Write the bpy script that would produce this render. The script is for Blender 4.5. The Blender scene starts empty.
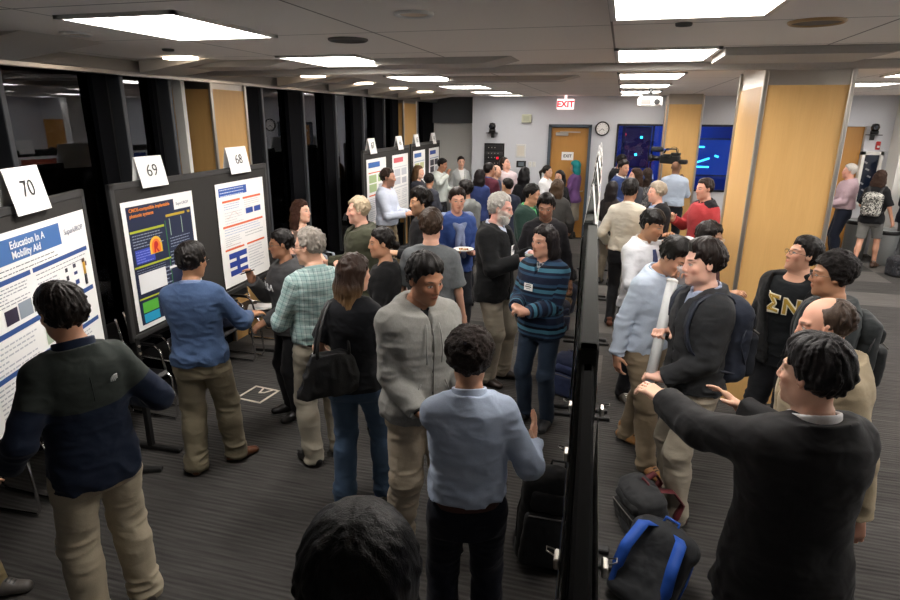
EXPO = 1.02
LAMP = 13.0
import bpy, bmesh, math, random
import numpy as np
from mathutils import Vector, Matrix, Euler
random.seed(7)
RNG = np.random.RandomState(5)
C = bpy.context.scene.collection
SC = bpy.context.scene
PI = math.pi
Q = 1.0          # mesh resolution multiplier for the figures

# ------------------------------------------------------------------ tagging
def tag(o, label=None, cat=None, group=None, kind=None):
    if label: o['label'] = label
    if cat: o['category'] = cat
    if group: o['group'] = group
    if kind: o['kind'] = kind
    return o

def empty(name, loc=(0, 0, 0), rz=0.0, label=None, cat=None, group=None):
    o = bpy.data.objects.new(name, None)
    o.empty_display_size = .1
    C.objects.link(o)
    o.location = loc
    o.rotation_euler = (0, 0, rz)
    return tag(o, label, cat, group)

def link(name, me, mat=None, parent=None, loc=None, rot=None):
    o = bpy.data.objects.new(name, me)
    C.objects.link(o)
    if mat is not None and not me.materials:
        for m in (mat if isinstance(mat, (list, tuple)) else [mat]):
            me.materials.append(m)
    if parent is not None: o.parent = parent
    if loc is not None: o.location = loc
    if rot is not None: o.rotation_euler = rot
    return o

def copy_tree(o, parent=None):
    c = o.copy()
    C.objects.link(c)
    c.parent = parent
    for ch in o.children:
        copy_tree(ch, c)
    return c

# ------------------------------------------------------------------ mesh builder for hard things
class MB:
    def __init__(s):
        s.v = []; s.f = []; s.m = []; s.sm = []
    def add(s, vs, fs, mi=0, smooth=False):
        b = len(s.v)
        s.v += [tuple(v) for v in vs]
        for f in fs:
            s.f.append(tuple(b + i for i in f)); s.m.append(mi); s.sm.append(smooth)
        return s
    def box(s, c, size, mi=0, rz=0.0, M=None, bev=0.0):
        x, y, z = [k / 2 for k in size]
        if bev > 0:
            b = min(bev, x * .9, y * .9, z * .9)
            vs = []; 
            for sx in (-1, 1):
                for sy in (-1, 1):
                    for sz in (-1, 1):
                        vs += [(sx * x, sy * (y - b), sz * (z - b)), (sx * (x - b), sy * y, sz * (z - b)), (sx * (x - b), sy * (y - b), sz * z)]
            bm = bmesh.new()
            bv = [bm.verts.new(v) for v in vs]
            bmesh.ops.convex_hull(bm, input=bv)
            bm.verts.index_update()
            vs = [v.co.copy() for v in bm.verts]
            fs = [tuple(v.index for v in f.verts) for f in bm.faces]
            bm.free()
        else:
            vs = [Vector(p) for p in ((-x, -y, -z), (x, -y, -z), (x, y, -z), (-x, y, -z), (-x, -y, z), (x, -y, z), (x, y, z), (-x, y, z))]
            fs = [(0, 3, 2, 1), (4, 5, 6, 7), (0, 1, 5, 4), (1, 2, 6, 5), (2, 3, 7, 6), (3, 0, 4, 7)]
        R = Matrix.Rotation(rz, 3, 'Z') if M is None else M
        c = Vector(c)
        return s.add([R @ Vector(v) + c for v in vs], fs, mi)
    def tube(s, pts, r, n=8, mi=0, closed=False, caps=True):
        pts = [Vector(p) for p in pts]
        rr = r if isinstance(r, (list, tuple)) else [r] * len(pts)
        L = len(pts); vs = []; fs = []
        prev = None
        for i, p in enumerate(pts):
            if closed: d = pts[(i + 1) % L] - pts[i - 1]
            else: d = pts[min(i + 1, L - 1)] - pts[max(i - 1, 0)]
            if d.length < 1e-9: d = Vector((0, 0, 1))
            d.normalize()
            if prev is None:
                a = Vector((0, 0, 1)) if abs(d.z) < .9 else Vector((1, 0, 0))
                u = d.cross(a).normalized()
            else:
                u = (prev - d * prev.dot(d))
                u = u.normalized() if u.length > 1e-6 else d.orthogonal().normalized()
            prev = u
            w = d.cross(u)
            for k in range(n):
                t = 2 * PI * k / n
                vs.append(p + (u * math.cos(t) + w * math.sin(t)) * rr[i])
        for i in range(L if closed else L - 1):
            j = (i + 1) % L
            for k in range(n):
                k2 = (k + 1) % n
                fs.append((i * n + k, i * n + k2, j * n + k2, j * n + k))
        if caps and not closed:
            fs.append(tuple(reversed(range(n)))); fs.append(tuple((L - 1) * n + k for k in range(n)))
        return s.add(vs, fs, mi, True)
    def cyl(s, c, r, h, n=24, mi=0, r2=None, M=None, axis='Z', smooth=True):
        r2 = r if r2 is None else r2
        c = Vector(c)
        R = M if M is not None else {'Z': Matrix.Identity(3), 'X': Matrix.Rotation(PI / 2, 3, 'Y'), 'Y': Matrix.Rotation(-PI / 2, 3, 'X')}[axis]
        vs = []
        for z, q in ((-h / 2, r), (h / 2, r2)):
            for k in range(n):
                t = 2 * PI * k / n
                vs.append(R @ Vector((q * math.cos(t), q * math.sin(t), z)) + c)
        fs = [(k, (k + 1) % n, n + (k + 1) % n, n + k) for k in range(n)]
        s.add(vs, fs, mi, smooth)
        b = len(s.v) - 2 * n
        s.f.append(tuple(b + k for k in reversed(range(n)))); s.m.append(mi); s.sm.append(False)
        s.f.append(tuple(b + n + k for k in range(n))); s.m.append(mi); s.sm.append(False)
        return s
    def lathe(s, prof, c=(0, 0, 0), n=28, mi=0, M=None):
        R = M if M is not None else Matrix.Identity(3)
        c = Vector(c); vs = []; fs = []
        for r, z in prof:
            for k in range(n):
                t = 2 * PI * k / n
                vs.append(R @ Vector((r * math.cos(t), r * math.sin(t), z)) + c)
        for i in range(len(prof) - 1):
            for k in range(n):
                k2 = (k + 1) % n
                fs.append((i * n + k, i * n + k2, (i + 1) * n + k2, (i + 1) * n + k))
        return s.add(vs, fs, mi, True)
    def quad(s, a, b, c, d, mi=0):
        return s.add([a, b, c, d], [(0, 1, 2, 3)], mi)
    def prism(s, poly, d0, d1, mi=0, M=None, c=(0, 0, 0)):
        """poly in local XZ, extruded along local Y from d0 to d1"""
        R = M if M is not None else Matrix.Identity(3)
        c = Vector(c); n = len(poly)
        vs = [R @ Vector((x, d0, z)) + c for x, z in poly] + [R @ Vector((x, d1, z)) + c for x, z in poly]
        fs = [tuple(range(n)), tuple(reversed(range(n, 2 * n)))] + [(k, n + k, n + (k + 1) % n, (k + 1) % n) for k in range(n)]
        return s.add(vs, fs, mi)
    def mesh(s, name):
        me = bpy.data.meshes.new(name)
        me.from_pydata(s.v, [], s.f)
        me.polygons.foreach_set('material_index', s.m)
        me.polygons.foreach_set('use_smooth', s.sm)
        me.update()
        return me
    def build(s, name, mat, parent=None, loc=None, rot=None):
        return link(name, s.mesh(name), mat, parent, loc, rot)

# ------------------------------------------------------------------ materials
class NT:
    def __init__(s, name):
        s.m = bpy.data.materials.new(name); s.m.use_nodes = True
        s.t = s.m.node_tree; s.n = s.t.nodes; s.l = s.t.links
        s.n.clear()
        s.out = s.n.new('ShaderNodeOutputMaterial')
    def node(s, t, **kw):
        n = s.n.new(t)
        for k, v in kw.items(): setattr(n, k, v)
        return n
    def val(s, x, sock):
        if isinstance(x, (int, float)): sock.default_value = x
        elif isinstance(x, (tuple, list)):
            sock.default_value = tuple(x) if len(x) == len(sock.default_value) else tuple(x) + (1.0,)
        else: s.l.new(x, sock)
    def math(s, op, a, b=0.0, c=None, clamp=False):
        n = s.n.new('ShaderNodeMath'); n.operation = op; n.use_clamp = clamp
        s.val(a, n.inputs[0]); s.val(b, n.inputs[1])
        if c is not None: s.val(c, n.inputs[2])
        return n.outputs[0]
    def mix(s, f, a, b):
        n = s.n.new('ShaderNodeMix'); n.data_type = 'RGBA'
        s.val(f, n.inputs[0]); s.val(a, n.inputs[6]); s.val(b, n.inputs[7])
        return n.outputs[2]
    def ramp(s, f, stops):
        n = s.n.new('ShaderNodeValToRGB'); s.val(f, n.inputs[0])
        e = n.color_ramp.elements
        while len(e) < len(stops): e.new(.5)
        for i, (p, c) in enumerate(stops):
            e[i].position = p; e[i].color = tuple(c) + (1.0,) if len(c) == 3 else c
        return n.outputs[0]
    def attr(s, name):
        n = s.n.new('ShaderNodeAttribute'); n.attribute_name = name; return n.outputs['Vector']
    def coord(s, kind='Object'):
        return s.n.new('ShaderNodeTexCoord').outputs[kind]
    def sep(s, v):
        n = s.n.new('ShaderNodeSeparateXYZ'); s.l.new(v, n.inputs[0]); return n.outputs
    def comb(s, x, y, z):
        n = s.n.new('ShaderNodeCombineXYZ')
        for i, q in enumerate((x, y, z)): s.val(q, n.inputs[i])
        return n.outputs[0]
    def mapping(s, v, scale=(1, 1, 1), rot=(0, 0, 0), loc=(0, 0, 0)):
        n = s.n.new('ShaderNodeMapping'); s.l.new(v, n.inputs[0])
        n.inputs[1].default_value = loc; n.inputs[2].default_value = rot; n.inputs[3].default_value = scale
        return n.outputs[0]
    def noise(s, v, scale=5, detail=3, rough=.5, dist=0, out='Fac'):
        n = s.n.new('ShaderNodeTexNoise')
        if v is not None: s.l.new(v, n.inputs['Vector'])
        n.inputs['Scale'].default_value = scale; n.inputs['Detail'].default_value = detail
        n.inputs['Roughness'].default_value = rough; n.inputs['Distortion'].default_value = dist
        return n.outputs[out]
    def bump(s, h, strength=.3, dist=.01, normal=None):
        n = s.n.new('ShaderNodeBump'); s.l.new(h, n.inputs['Height'])
        n.inputs['Strength'].default_value = strength; n.inputs['Distance'].default_value = dist
        if normal is not None: s.l.new(normal, n.inputs['Normal'])
        return n.outputs[0]
    def bsdf(s, color, rough=.5, metal=0.0, spec=.5, normal=None, **kw):
        b = s.n.new('ShaderNodeBsdfPrincipled')
        s.val(color, b.inputs['Base Color']); s.val(rough, b.inputs['Roughness']); s.val(metal, b.inputs['Metallic'])
        b.inputs['Specular IOR Level'].default_value = spec
        if normal is not None: s.l.new(normal, b.inputs['Normal'])
        for k, v in kw.items(): s.val(v, b.inputs[k.replace('_', ' ')])
        s.l.new(b.outputs[0], s.out.inputs[0])
        return b

def hexc(h):
    """sRGB hex -> linear"""
    h = h.lstrip('#'); r = []
    for i in (0, 2, 4):
        c = int(h[i:i + 2], 16) / 255
        r.append(c / 12.92 if c <= .04045 else ((c + .055) / 1.055) ** 2.4)
    return tuple(r)

_mc = {}
def plain(name, col, rough=.5, metal=0.0, spec=.5, bump=0.0, bscale=60, var=.06):
    key = ('plain', name)
    if key in _mc: return _mc[key]
    t = NT(name); v = t.coord()
    nz = t.noise(v, bscale, 3)
    c = hexc(col) if isinstance(col, str) else col
    cc = t.mix(nz, tuple(x * (1 - var) for x in c), tuple(min(1, x * (1 + var)) for x in c))
    nm = t.bump(nz, bump, .005) if bump else None
    t.bsdf(cc, rough, metal, spec, nm)
    _mc[key] = t.m
    return t.m

def emis(name, col, strength, mixcol=None):
    t = NT(name)
    e = t.node('ShaderNodeEmission'); t.val(hexc(col) if isinstance(col, str) else col, e.inputs[0]); e.inputs[1].default_value = strength
    t.l.new(e.outputs[0], t.out.inputs[0])
    return t.m

# ------------------------------------------------------------------ implicit modelling of figures
_N = RNG.rand(48, 48, 48).astype(np.float32)
def vnoise(X, Y, Z):
    """tileable trilinear value noise, -1..1"""
    def sp(A):
        i = np.floor(A).astype(np.int32); f = (A - i).astype(np.float32)
        return i % 48, (i + 1) % 48, f * f * (3 - 2 * f)
    x0, x1, fx = sp(X); y0, y1, fy = sp(Y); z0, z1, fz = sp(Z)
    a = _N[x0, y0, z0] * (1 - fx) + _N[x1, y0, z0] * fx
    b = _N[x0, y1, z0] * (1 - fx) + _N[x1, y1, z0] * fx
    c = _N[x0, y0, z1] * (1 - fx) + _N[x1, y0, z1] * fx
    d = _N[x0, y1, z1] * (1 - fx) + _N[x1, y1, z1] * fx
    a = a * (1 - fy) + b * fy; c = c * (1 - fy) + d * fy
    return (a * (1 - fz) + c * fz) * 2 - 1

def A3(v): return np.array(v, dtype=np.float64)
def unit(v):
    v = A3(v); n = np.linalg.norm(v)
    return v / n if n > 1e-9 else A3((0, 0, 1))

class Vol:
    def __init__(s, lo, hi, res):
        s.res = res; s.lo = A3(lo) - 3 * res
        s.n = np.ceil((A3(hi) + 3 * res - s.lo) / res).astype(int) + 1
        s.f = np.full(tuple(s.n), .2, np.float32)
        s.ax = [(s.lo[i] + res * np.arange(s.n[i])).astype(np.float32) for i in range(3)]
    def sub(s, lo, hi):
        i0 = np.clip(np.floor((A3(lo) - s.lo) / s.res).astype(int), 0, s.n); i1 = np.clip(np.ceil((A3(hi) - s.lo) / s.res).astype(int) + 1, 0, s.n)
        if np.any(i1 <= i0): return None
        sl = tuple(slice(a, b) for a, b in zip(i0, i1))
        return sl, s.ax[0][sl[0]][:, None, None], s.ax[1][sl[1]][None, :, None], s.ax[2][sl[2]][None, None, :]
    def op(s, lo, hi, fn, k=.01, mode='u', m=.04):
        """combine fn(X,Y,Z) within the box: u smooth union, d smooth difference, i hard intersection"""
        r = s.sub(A3(lo) - m, A3(hi) + m)
        if r is None: return
        sl, X, Y, Z = r
        d = fn(X, Y, Z).astype(np.float32)
        a = s.f[sl]
        if mode == 'u':
            if k > 0:
                h = np.maximum(k - np.abs(a - d), 0) / k
                s.f[sl] = np.minimum(a, d) - h * h * k * .25
            else: s.f[sl] = np.minimum(a, d)
        elif mode == 'd':
            d = -d; h = np.maximum(k - np.abs(a - d), 0) / max(k, 1e-6)
            s.f[sl] = np.maximum(a, d) + h * h * k * .25
        elif mode == 'i': s.f[sl] = np.maximum(a, d)
        elif mode == '+': s.f[sl] = a + d
    def cone(s, a, b, r1, r2, side=None, ex=1., ey=1., k=.01, mode='u', m=.04):
        a = A3(a); b = A3(b); L = np.linalg.norm(b - a) + 1e-9; u = (b - a) / L
        if side is None: side = (1, 0, 0) if abs(u[0]) < .9 else (0, 1, 0)
        sd = A3(side); sd = sd - u * sd.dot(u); sd = unit(sd); t = np.cross(u, sd)
        R = max(r1, r2) * max(ex, ey)
        def fn(X, Y, Z):
            x = X - a[0]; y = Y - a[1]; z = Z - a[2]
            h0 = (x * u[0] + y * u[1] + z * u[2]); hc = np.clip(h0, 0, L)
            px = (x * sd[0] + y * sd[1] + z * sd[2]) / ex; py = (x * t[0] + y * t[1] + z * t[2]) / ey
            e = h0 - hc
            return np.sqrt(px * px + py * py + e * e) - (r1 + (r2 - r1) * (hc / L))
        s.op(np.minimum(a, b) - R, np.maximum(a, b) + R, fn, k, mode, m)
    def ell(s, c, r, M=None, k=.01, mode='u', m=.04):
        c = A3(c); r = A3(r); M = np.eye(3) if M is None else M
        mr = r.min(); R = r.max()
        def fn(X, Y, Z):
            x = X - c[0]; y = Y - c[1]; z = Z - c[2]
            q = 0; q2 = 0
            for i in range(3):
                w = (x * M[0, i] + y * M[1, i] + z * M[2, i])
                q = q + (w / r[i]) ** 2; q2 = q2 + (w / (r[i] * r[i])) ** 2
            k0 = np.sqrt(q)
            return k0 * (k0 - 1) / (np.sqrt(q2) + 1e-6)
        s.op(c - R, c + R, fn, k, mode, m)
    def box(s, c, h, M, rnd=.006, k=.01, mode='u'):
        c = A3(c); h = A3(h); R = np.linalg.norm(h)
        def fn(X, Y, Z):
            x = X - c[0]; y = Y - c[1]; z = Z - c[2]
            q = [np.abs(x * M[0, i] + y * M[1, i] + z * M[2, i]) - (h[i] - rnd) for i in range(3)]
            o = np.sqrt(sum(np.maximum(w, 0) ** 2 for w in q))
            return o + np.minimum(np.maximum(np.maximum(q[0], q[1]), q[2]), 0) - rnd
        s.op(c - R, c + R, fn, k, mode)
    def loft(s, F, O, zs, a, b, cy, grow=0, growz=0, n=2.3, k=.02, pivot=None):
        """body-of-sections in frame F (columns = axes) with origin O"""
        zz = np.linspace(zs[0], zs[-1], 90)
        def smooth(v):
            y = np.interp(zz, zs, v); ker = np.ones(7) / 7
            yp = np.pad(y, 3, 'edge'); return np.convolve(yp, ker, 'valid')
        aa = smooth(a) + grow; bb = smooth(b) + grow; cc = smooth(cy)
        W = max(aa.max(), bb.max()) + .02
        z0, z1 = zs[0], zs[-1]
        cs = [O + F @ A3((sx * W, sy * W, z)) for sx in (-1, 1) for sy in (-1, 1) for z in (z0, z1)]
        lo = np.min(cs, axis=0); hi = np.max(cs, axis=0)
        def fn(X, Y, Z):
            x = X - O[0]; y = Y - O[1]; z = Z - O[2]
            lx = x * F[0, 0] + y * F[1, 0] + z * F[2, 0]; ly = x * F[0, 1] + y * F[1, 1] + z * F[2, 1]; lz = x * F[0, 2] + y * F[1, 2] + z * F[2, 2]
            A = np.interp(lz, zz, aa); B = np.interp(lz, zz, bb); Cc = np.interp(lz, zz, cc)
            q = (np.abs(lx / A) ** n + np.abs((ly - Cc) / B) ** n) ** (1 / n)
            d = (q - 1) * np.minimum(A, B)
            return np.maximum(d, np.maximum(lz - z1, z0 - lz))
        s.op(lo, hi, fn, k)
    def clip(s, p, nrm, amp=0, fr=14):
        """cut away everything on the +nrm side of the plane"""
        p = A3(p); nrm = unit(nrm)
        X, Y, Z = s.ax[0][:, None, None], s.ax[1][None, :, None], s.ax[2][None, None, :]
        d = (X - p[0]) * nrm[0] + (Y - p[1]) * nrm[1] + (Z - p[2]) * nrm[2]
        s.f = np.maximum(s.f, d.astype(np.float32))
    def band(s, fn, w=.03):
        """displace near the surface only: fn(x,y,z) on 1-D arrays"""
        ix = np.nonzero(np.abs(s.f) < w)
        if len(ix[0]) == 0: return
        x, y, z = s.ax[0][ix[0]], s.ax[1][ix[1]], s.ax[2][ix[2]]
        s.f[ix] = s.f[ix] + fn(x, y, z).astype(np.float32)
    def nets(s):
        f = s.f
        f[0] = f[-1] = .2; f[:, 0] = f[:, -1] = .2; f[:, :, 0] = f[:, :, -1] = .2
        ins = f < 0
        nx, ny, nz = f.shape
        cnt = np.zeros((nx - 1, ny - 1, nz - 1), np.int8)
        for dx in (0, 1):
            for dy in (0, 1):
                for dz in (0, 1): cnt += ins[dx:nx - 1 + dx, dy:ny - 1 + dy, dz:nz - 1 + dz]
        act = (cnt > 0) & (cnt < 8)
        I, J, K = np.nonzero(act)
        if len(I) == 0: return np.zeros((0, 3)), np.zeros((0, 4), int)
        idx = np.full(act.shape, -1, np.int32); idx[I, J, K] = np.arange(len(I))
        P = np.zeros((len(I), 3), np.float64); Wt = np.zeros(len(I))
        corner = [(a, b, c) for a in (0, 1) for b in (0, 1) for c in (0, 1)]
        val = {c: f[I + c[0], J + c[1], K + c[2]].astype(np.float64) for c in corner}
        for c in corner:
            for ax in range(3):
                if c[ax] == 0:
                    e = list(c); e[ax] = 1; e = tuple(e)
                    v0 = val[c]; v1 = val[e]; cr = (v0 < 0) != (v1 < 0)
                    t = np.where(cr, v0 / np.where(cr, v0 - v1, 1), 0)
                    for q in range(3):
                        P[:, q] += np.where(cr, c[q] + (t if q == ax else 0), 0)
                    Wt += cr
        P /= Wt[:, None]
        V = (np.stack([I, J, K], 1) + P) * s.res + s.lo
        quads = []
        for ax in range(3):
            b, c = [(1, 2), (2, 0), (0, 1)][ax]
            sl0 = [slice(1, -1)] * 3; sl1 = [slice(1, -1)] * 3
            sl0[ax] = slice(0, -1); sl1[ax] = slice(1, None)
            a0 = ins[tuple(sl0)]; a1 = ins[tuple(sl1)]
            for flip, mask in ((False, a0 & ~a1), (True, ~a0 & a1)):
                g = np.stack(np.nonzero(mask), 1)
                if len(g) == 0: continue
                off = np.ones(3, int); off[ax] = 0
                g = g + off
                q = []
                for (db, dc) in ((-1, -1), (0, -1), (0, 0), (-1, 0)):
                    h = g.copy(); h[:, b] += db; h[:, c] += dc
                    q.append(idx[h[:, 0], h[:, 1], h[:, 2]])
                q = np.stack(q, 1)
                if flip: q = q[:, ::-1]
                quads.append(q)
        Fq = np.concatenate(quads)
        Fq = Fq[(Fq >= 0).all(1)]
        return V, Fq
    def mesh(s, name, relax=1):
        V, F = s.nets()
        if len(V) == 0: return None, None
        for _ in range(relax):
            acc = np.zeros_like(V); w = np.zeros(len(V))
            for i in range(4):
                j = (i + 1) % 4
                for a, b in ((i, j), (j, i)):
                    for q in range(3): acc[:, q] += np.bincount(F[:, a], V[F[:, b], q], minlength=len(V))
                    w += np.bincount(F[:, a], minlength=len(V))
            V = V * .5 + .5 * acc / np.maximum(w, 1)[:, None]
        me = bpy.data.meshes.new(name)
        me.vertices.add(len(V)); me.vertices.foreach_set('co', V.astype(np.float32).ravel())
        me.loops.add(len(F) * 4); me.loops.foreach_set('vertex_index', F.astype(np.int32).ravel())
        me.polygons.add(len(F)); me.polygons.foreach_set('loop_start', np.arange(0, len(F) * 4, 4, dtype=np.int32))
        me.polygons.foreach_set('loop_total', np.full(len(F), 4, dtype=np.int32))
        me.polygons.foreach_set('use_smooth', np.ones(len(F), bool))
        me.update(calc_edges=True); me.validate()
        return me, V

def setattr_vec(me, name, P):
    if len(P) != len(me.vertices): return
    a = me.attributes.new(name, 'FLOAT_VECTOR', 'POINT')
    a.data.foreach_set('vector', np.ascontiguousarray(P, dtype=np.float32).ravel())

def rot(ax, deg):
    a = math.radians(deg); c, s = math.cos(a), math.sin(a)
    if ax == 'x': return A3([[1, 0, 0], [0, c, -s], [0, s, c]])
    if ax == 'y': return A3([[c, 0, s], [0, 1, 0], [-s, 0, c]])
    return A3([[c, -s, 0], [s, c, 0], [0, 0, 1]])

def ik(S, T, U, L, pole):
    S = A3(S); T = A3(T); d = T - S; D = np.linalg.norm(d)
    D2 = min(max(D, abs(U - L) + .02), U + L - .004)
    u = d / max(D, 1e-6); T = S + u * D2
    x = (U * U - L * L + D2 * D2) / (2 * D2); h = math.sqrt(max(U * U - x * x, 1e-8))
    p = A3(pole); p = p - u * p.dot(u); p = unit(p)
    return S + u * x + p * h, T

# ---- skin, hair, cloth materials
def skin_mat(tone, hair, beard=0.0, lips=None, gray=False):
    key = ('skin', tone, hair, beard, lips)
    if key in _mc: return _mc[key]
    t = NT('skin_' + tone.strip('#')); hp = t.attr('hp'); x, y, z = t.sep(hp)
    base = hexc(tone); gr_ = sum(base) / 3; base = tuple(min(.85, (c * .90 + gr_ * .10) * 1.18 + .01) for c in base)
    n = t.noise(t.coord(), 9, 3); col = t.mix(n, tuple(c * .9 for c in base), tuple(min(1, c * 1.08) for c in base))
    ax = t.math('ABSOLUTE', x); front = t.math('GREATER_THAN', y, .045)
    def ellm(cx, cz, rx, rz, soft, useabs=True, tilt=0.0):
        dx = t.math('DIVIDE', t.math('SUBTRACT', ax if useabs else x, cx), rx)
        zz = z if not tilt else t.math('SUBTRACT', z, t.math('MULTIPLY', t.math('SUBTRACT', ax, cx), tilt))
        dz = t.math('DIVIDE', t.math('SUBTRACT', zz, cz), rz)
        q = t.math('SQRT', t.math('ADD', t.math('MULTIPLY', dx, dx), t.math('MULTIPLY', dz, dz)))
        return t.math('MULTIPLY', t.math('DIVIDE', t.math('SUBTRACT', 1.0 + soft, q), soft * 2, clamp=True), front)
    # rosier cheeks and nose, ears
    col = t.mix(t.math('MULTIPLY', ellm(.040, -.028, .03, .026, .5), .35), col, tuple(min(1, c * m) for c, m in zip(base, (1.06, .74, .68))))
    h = hexc(hair)
    if beard > 0:
        low = t.math('DIVIDE', t.math('SUBTRACT', -.030, t.math('ADD', z, t.math('MULTIPLY', ax, -.55))), .02, clamp=True)
        ant = t.math('DIVIDE', t.math('SUBTRACT', y, -.012), .02, clamp=True)
        bm = t.math('MULTIPLY', low, ant)
        hz = t.math('GREATER_THAN', z, -.145)
        bm = t.math('MULTIPLY', t.math('MULTIPLY', bm, hz), beard)
        nn = t.noise(t.coord(), 220, 2); bm = t.math('MULTIPLY', bm, t.math('ADD', .55, nn), clamp=True)
        col = t.mix(bm, col, h)
    lp = hexc(lips) if lips else tuple(min(1, c * m) for c, m in zip(base, (.80, .50, .47)))
    col = t.mix(t.math('MULTIPLY', ellm(0, -.064, .0235, .0085, .25, False), .85), col, lp)
    col = t.mix(t.math('MULTIPLY', ellm(0, -.0635, .021, .0014, .6, False), .7), col, tuple(c * .35 for c in lp))
    col = t.mix(t.math('MULTIPLY', ellm(.033, .0285, .0185, .0042, .4, tilt=.10), .85), col, tuple(c * .7 for c in h))
    col = t.mix(ellm(.0315, .0038, .0150, .0072, .15), col, tuple(c * .12 for c in base))
    col = t.mix(ellm(.0315, .0022, .0132, .0056, .15), col, (.46, .42, .38))
    col = t.mix(ellm(.0315, .0028, .0060, .0062, .1), col, (.035, .018, .010))
    bmp = t.bump(t.noise(t.coord(), 160, 2), .12, .002)
    t.bsdf(col, .48, 0, .4, bmp, Subsurface_Weight=.08, Subsurface_Radius=(.02, .008, .004), Subsurface_Scale=.5)
    _mc[key] = t.m
    return t.m

def hair_mat(colr, curly=0, tips=None, sheen=.22):
    key = ('hair', colr, curly, tips)
    if key in _mc: return _mc[key]
    t = NT('hair_' + colr.strip('#')); hp = t.attr('hp')
    c = hexc(colr)
    if curly:
        nz = t.noise(hp, 75, 4, .65, 1.5); v = nz
    else:
        v = t.noise(t.mapping(hp, (170, 170, 16)), 1.0, 4, .6, 1.1)
    cc = t.mix(t.math('MULTIPLY', v, 1.0), tuple(k * .35 for k in c), tuple(min(1, k * 1.35) for k in c))
    if tips:
        z = t.sep(hp)[2]
        m = t.math('DIVIDE', t.math('SUBTRACT', -.05, z), .22, clamp=True)
        cc = t.mix(m, cc, t.mix(v, tuple(k * .5 for k in hexc(tips)), tuple(min(1, k * 1.5) for k in hexc(tips))))
    bmp = t.bump(v, 1.0 if curly else .5, .012 if curly else .0045)
    t.bsdf(cc, .42 if not curly else .6, 0, sheen, bmp)
    _mc[key] = t.m
    return t.m

def cloth_mat(colr, pat=None, c2=None, rough=.85, wr=.5, weave=900, spec=.2, c3=None):
    key = ('cloth', colr, pat, c2, rough, wr, c3)
    if key in _mc: return _mc[key]
    t = NT('fabric_' + colr.strip('#')); gp = t.attr('gp'); ob = t.coord()
    def mute(h_):
        q = hexc(h_); g_ = q[0] * .3 + q[1] * .5 + q[2] * .2; return tuple(min(.8, (k * .74 + g_ * .26) * 1.12) for k in q)
    c = mute(colr); c2 = c2 and mute(c2); c3 = c3 and mute(c3)
    fine = t.noise(ob, weave * .25, 2, .6)
    col = t.mix(fine, tuple(k * .82 for k in c), tuple(min(1, k * 1.18) for k in c))
    x, y, z = t.sep(gp)
    def band(v, per, lo, hi, ph=0.0):
        w = t.math('FRACT', t.math('ADD', t.math('DIVIDE', v, per), ph + 50.0))
        return t.math('MULTIPLY', t.math('GREATER_THAN', w, lo), t.math('LESS_THAN', w, hi))
    if pat == 'plaid':
        a = band(x, .026, 0, .18); b = band(z, .026, 0, .18)
        a2 = band(x, .052, .3, .62); b2 = band(z, .052, .3, .62)
        col = t.mix(t.math('MULTIPLY', t.math('ADD', a2, b2), .28), col, (c3 or hexc('#d8e4e0')))
        col = t.mix(t.math('MULTIPLY', t.math('ADD', a, b), .55, clamp=True), col, c2)
    elif pat == 'stripes':
        st = [(0, c), (.18, c2), (.30, c), (.42, c3), (.60, hexc('#0d1322')), (.72, c2), (.86, c)]
        w = t.math('FRACT', t.math('ADD', t.math('DIVIDE', z, .17), 50.18))
        n = t.node('ShaderNodeValToRGB'); t.val(w, n.inputs[0]); n.color_ramp.interpolation = 'CONSTANT'
        e = n.color_ramp.elements
        while len(e) < len(st): e.new(.5)
        for i, (p, q) in enumerate(st): e[i].position = p; e[i].color = tuple(q) + (1,)
        col = t.mix(t.math('MULTIPLY', fine, .45), n.outputs[0], (.01, .012, .02))
        # chest and sleeves below the bright bands get darker yarn
    elif pat == 'zones':        # yoke colour above a height, other below
        m = t.math('GREATER_THAN', t.math('ADD', z, t.math('MULTIPLY', y, -.15)), 1.245)
        col = t.mix(m, col, t.mix(fine, tuple(k * .85 for k in c2), tuple(k * 1.15 for k in c2)))
    elif pat == 'raglan':       # contrast shoulders and back, main front
        m = t.math('MAXIMUM', t.math('LESS_THAN', y, -.005), t.math('GREATER_THAN', t.math('ADD', z, t.math('MULTIPLY', t.math('ABSOLUTE', x), .45)), 1.50))
        m = t.math('MULTIPLY', m, t.math('GREATER_THAN', z, 1.16))
        col = t.mix(m, col, c2)
    elif pat == 'pin':
        col = t.mix(t.math('MULTIPLY', band(x, .009, 0, .3), .35), col, c2)
    elif pat == 'blotch':
        col = t.ramp(t.noise(gp, 26, 3, .6, 1.2), [(0, c2), (.47, c2), (.5, c), (1, (c3 or c))])
    elif pat == 'heather':
        hn = t.noise(t.mapping(ob, (160, 160, 40)), 1.0, 3, .7); col = t.mix(hn, tuple(k * .7 for k in c), tuple(min(1, k * 1.3) for k in c))
    w1 = t.noise(t.mapping(ob, (1, 1, 1.5), (.3, .5, .2)), 8, 2, .45, .35)
    b1 = t.bump(w1, wr * .6, .045)
    b2 = t.bump(fine, .12, .003, b1)
    t.bsdf(col, rough, 0, spec, b2, Sheen_Weight=.06)
    _mc[key] = t.m
    return t.m

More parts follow.
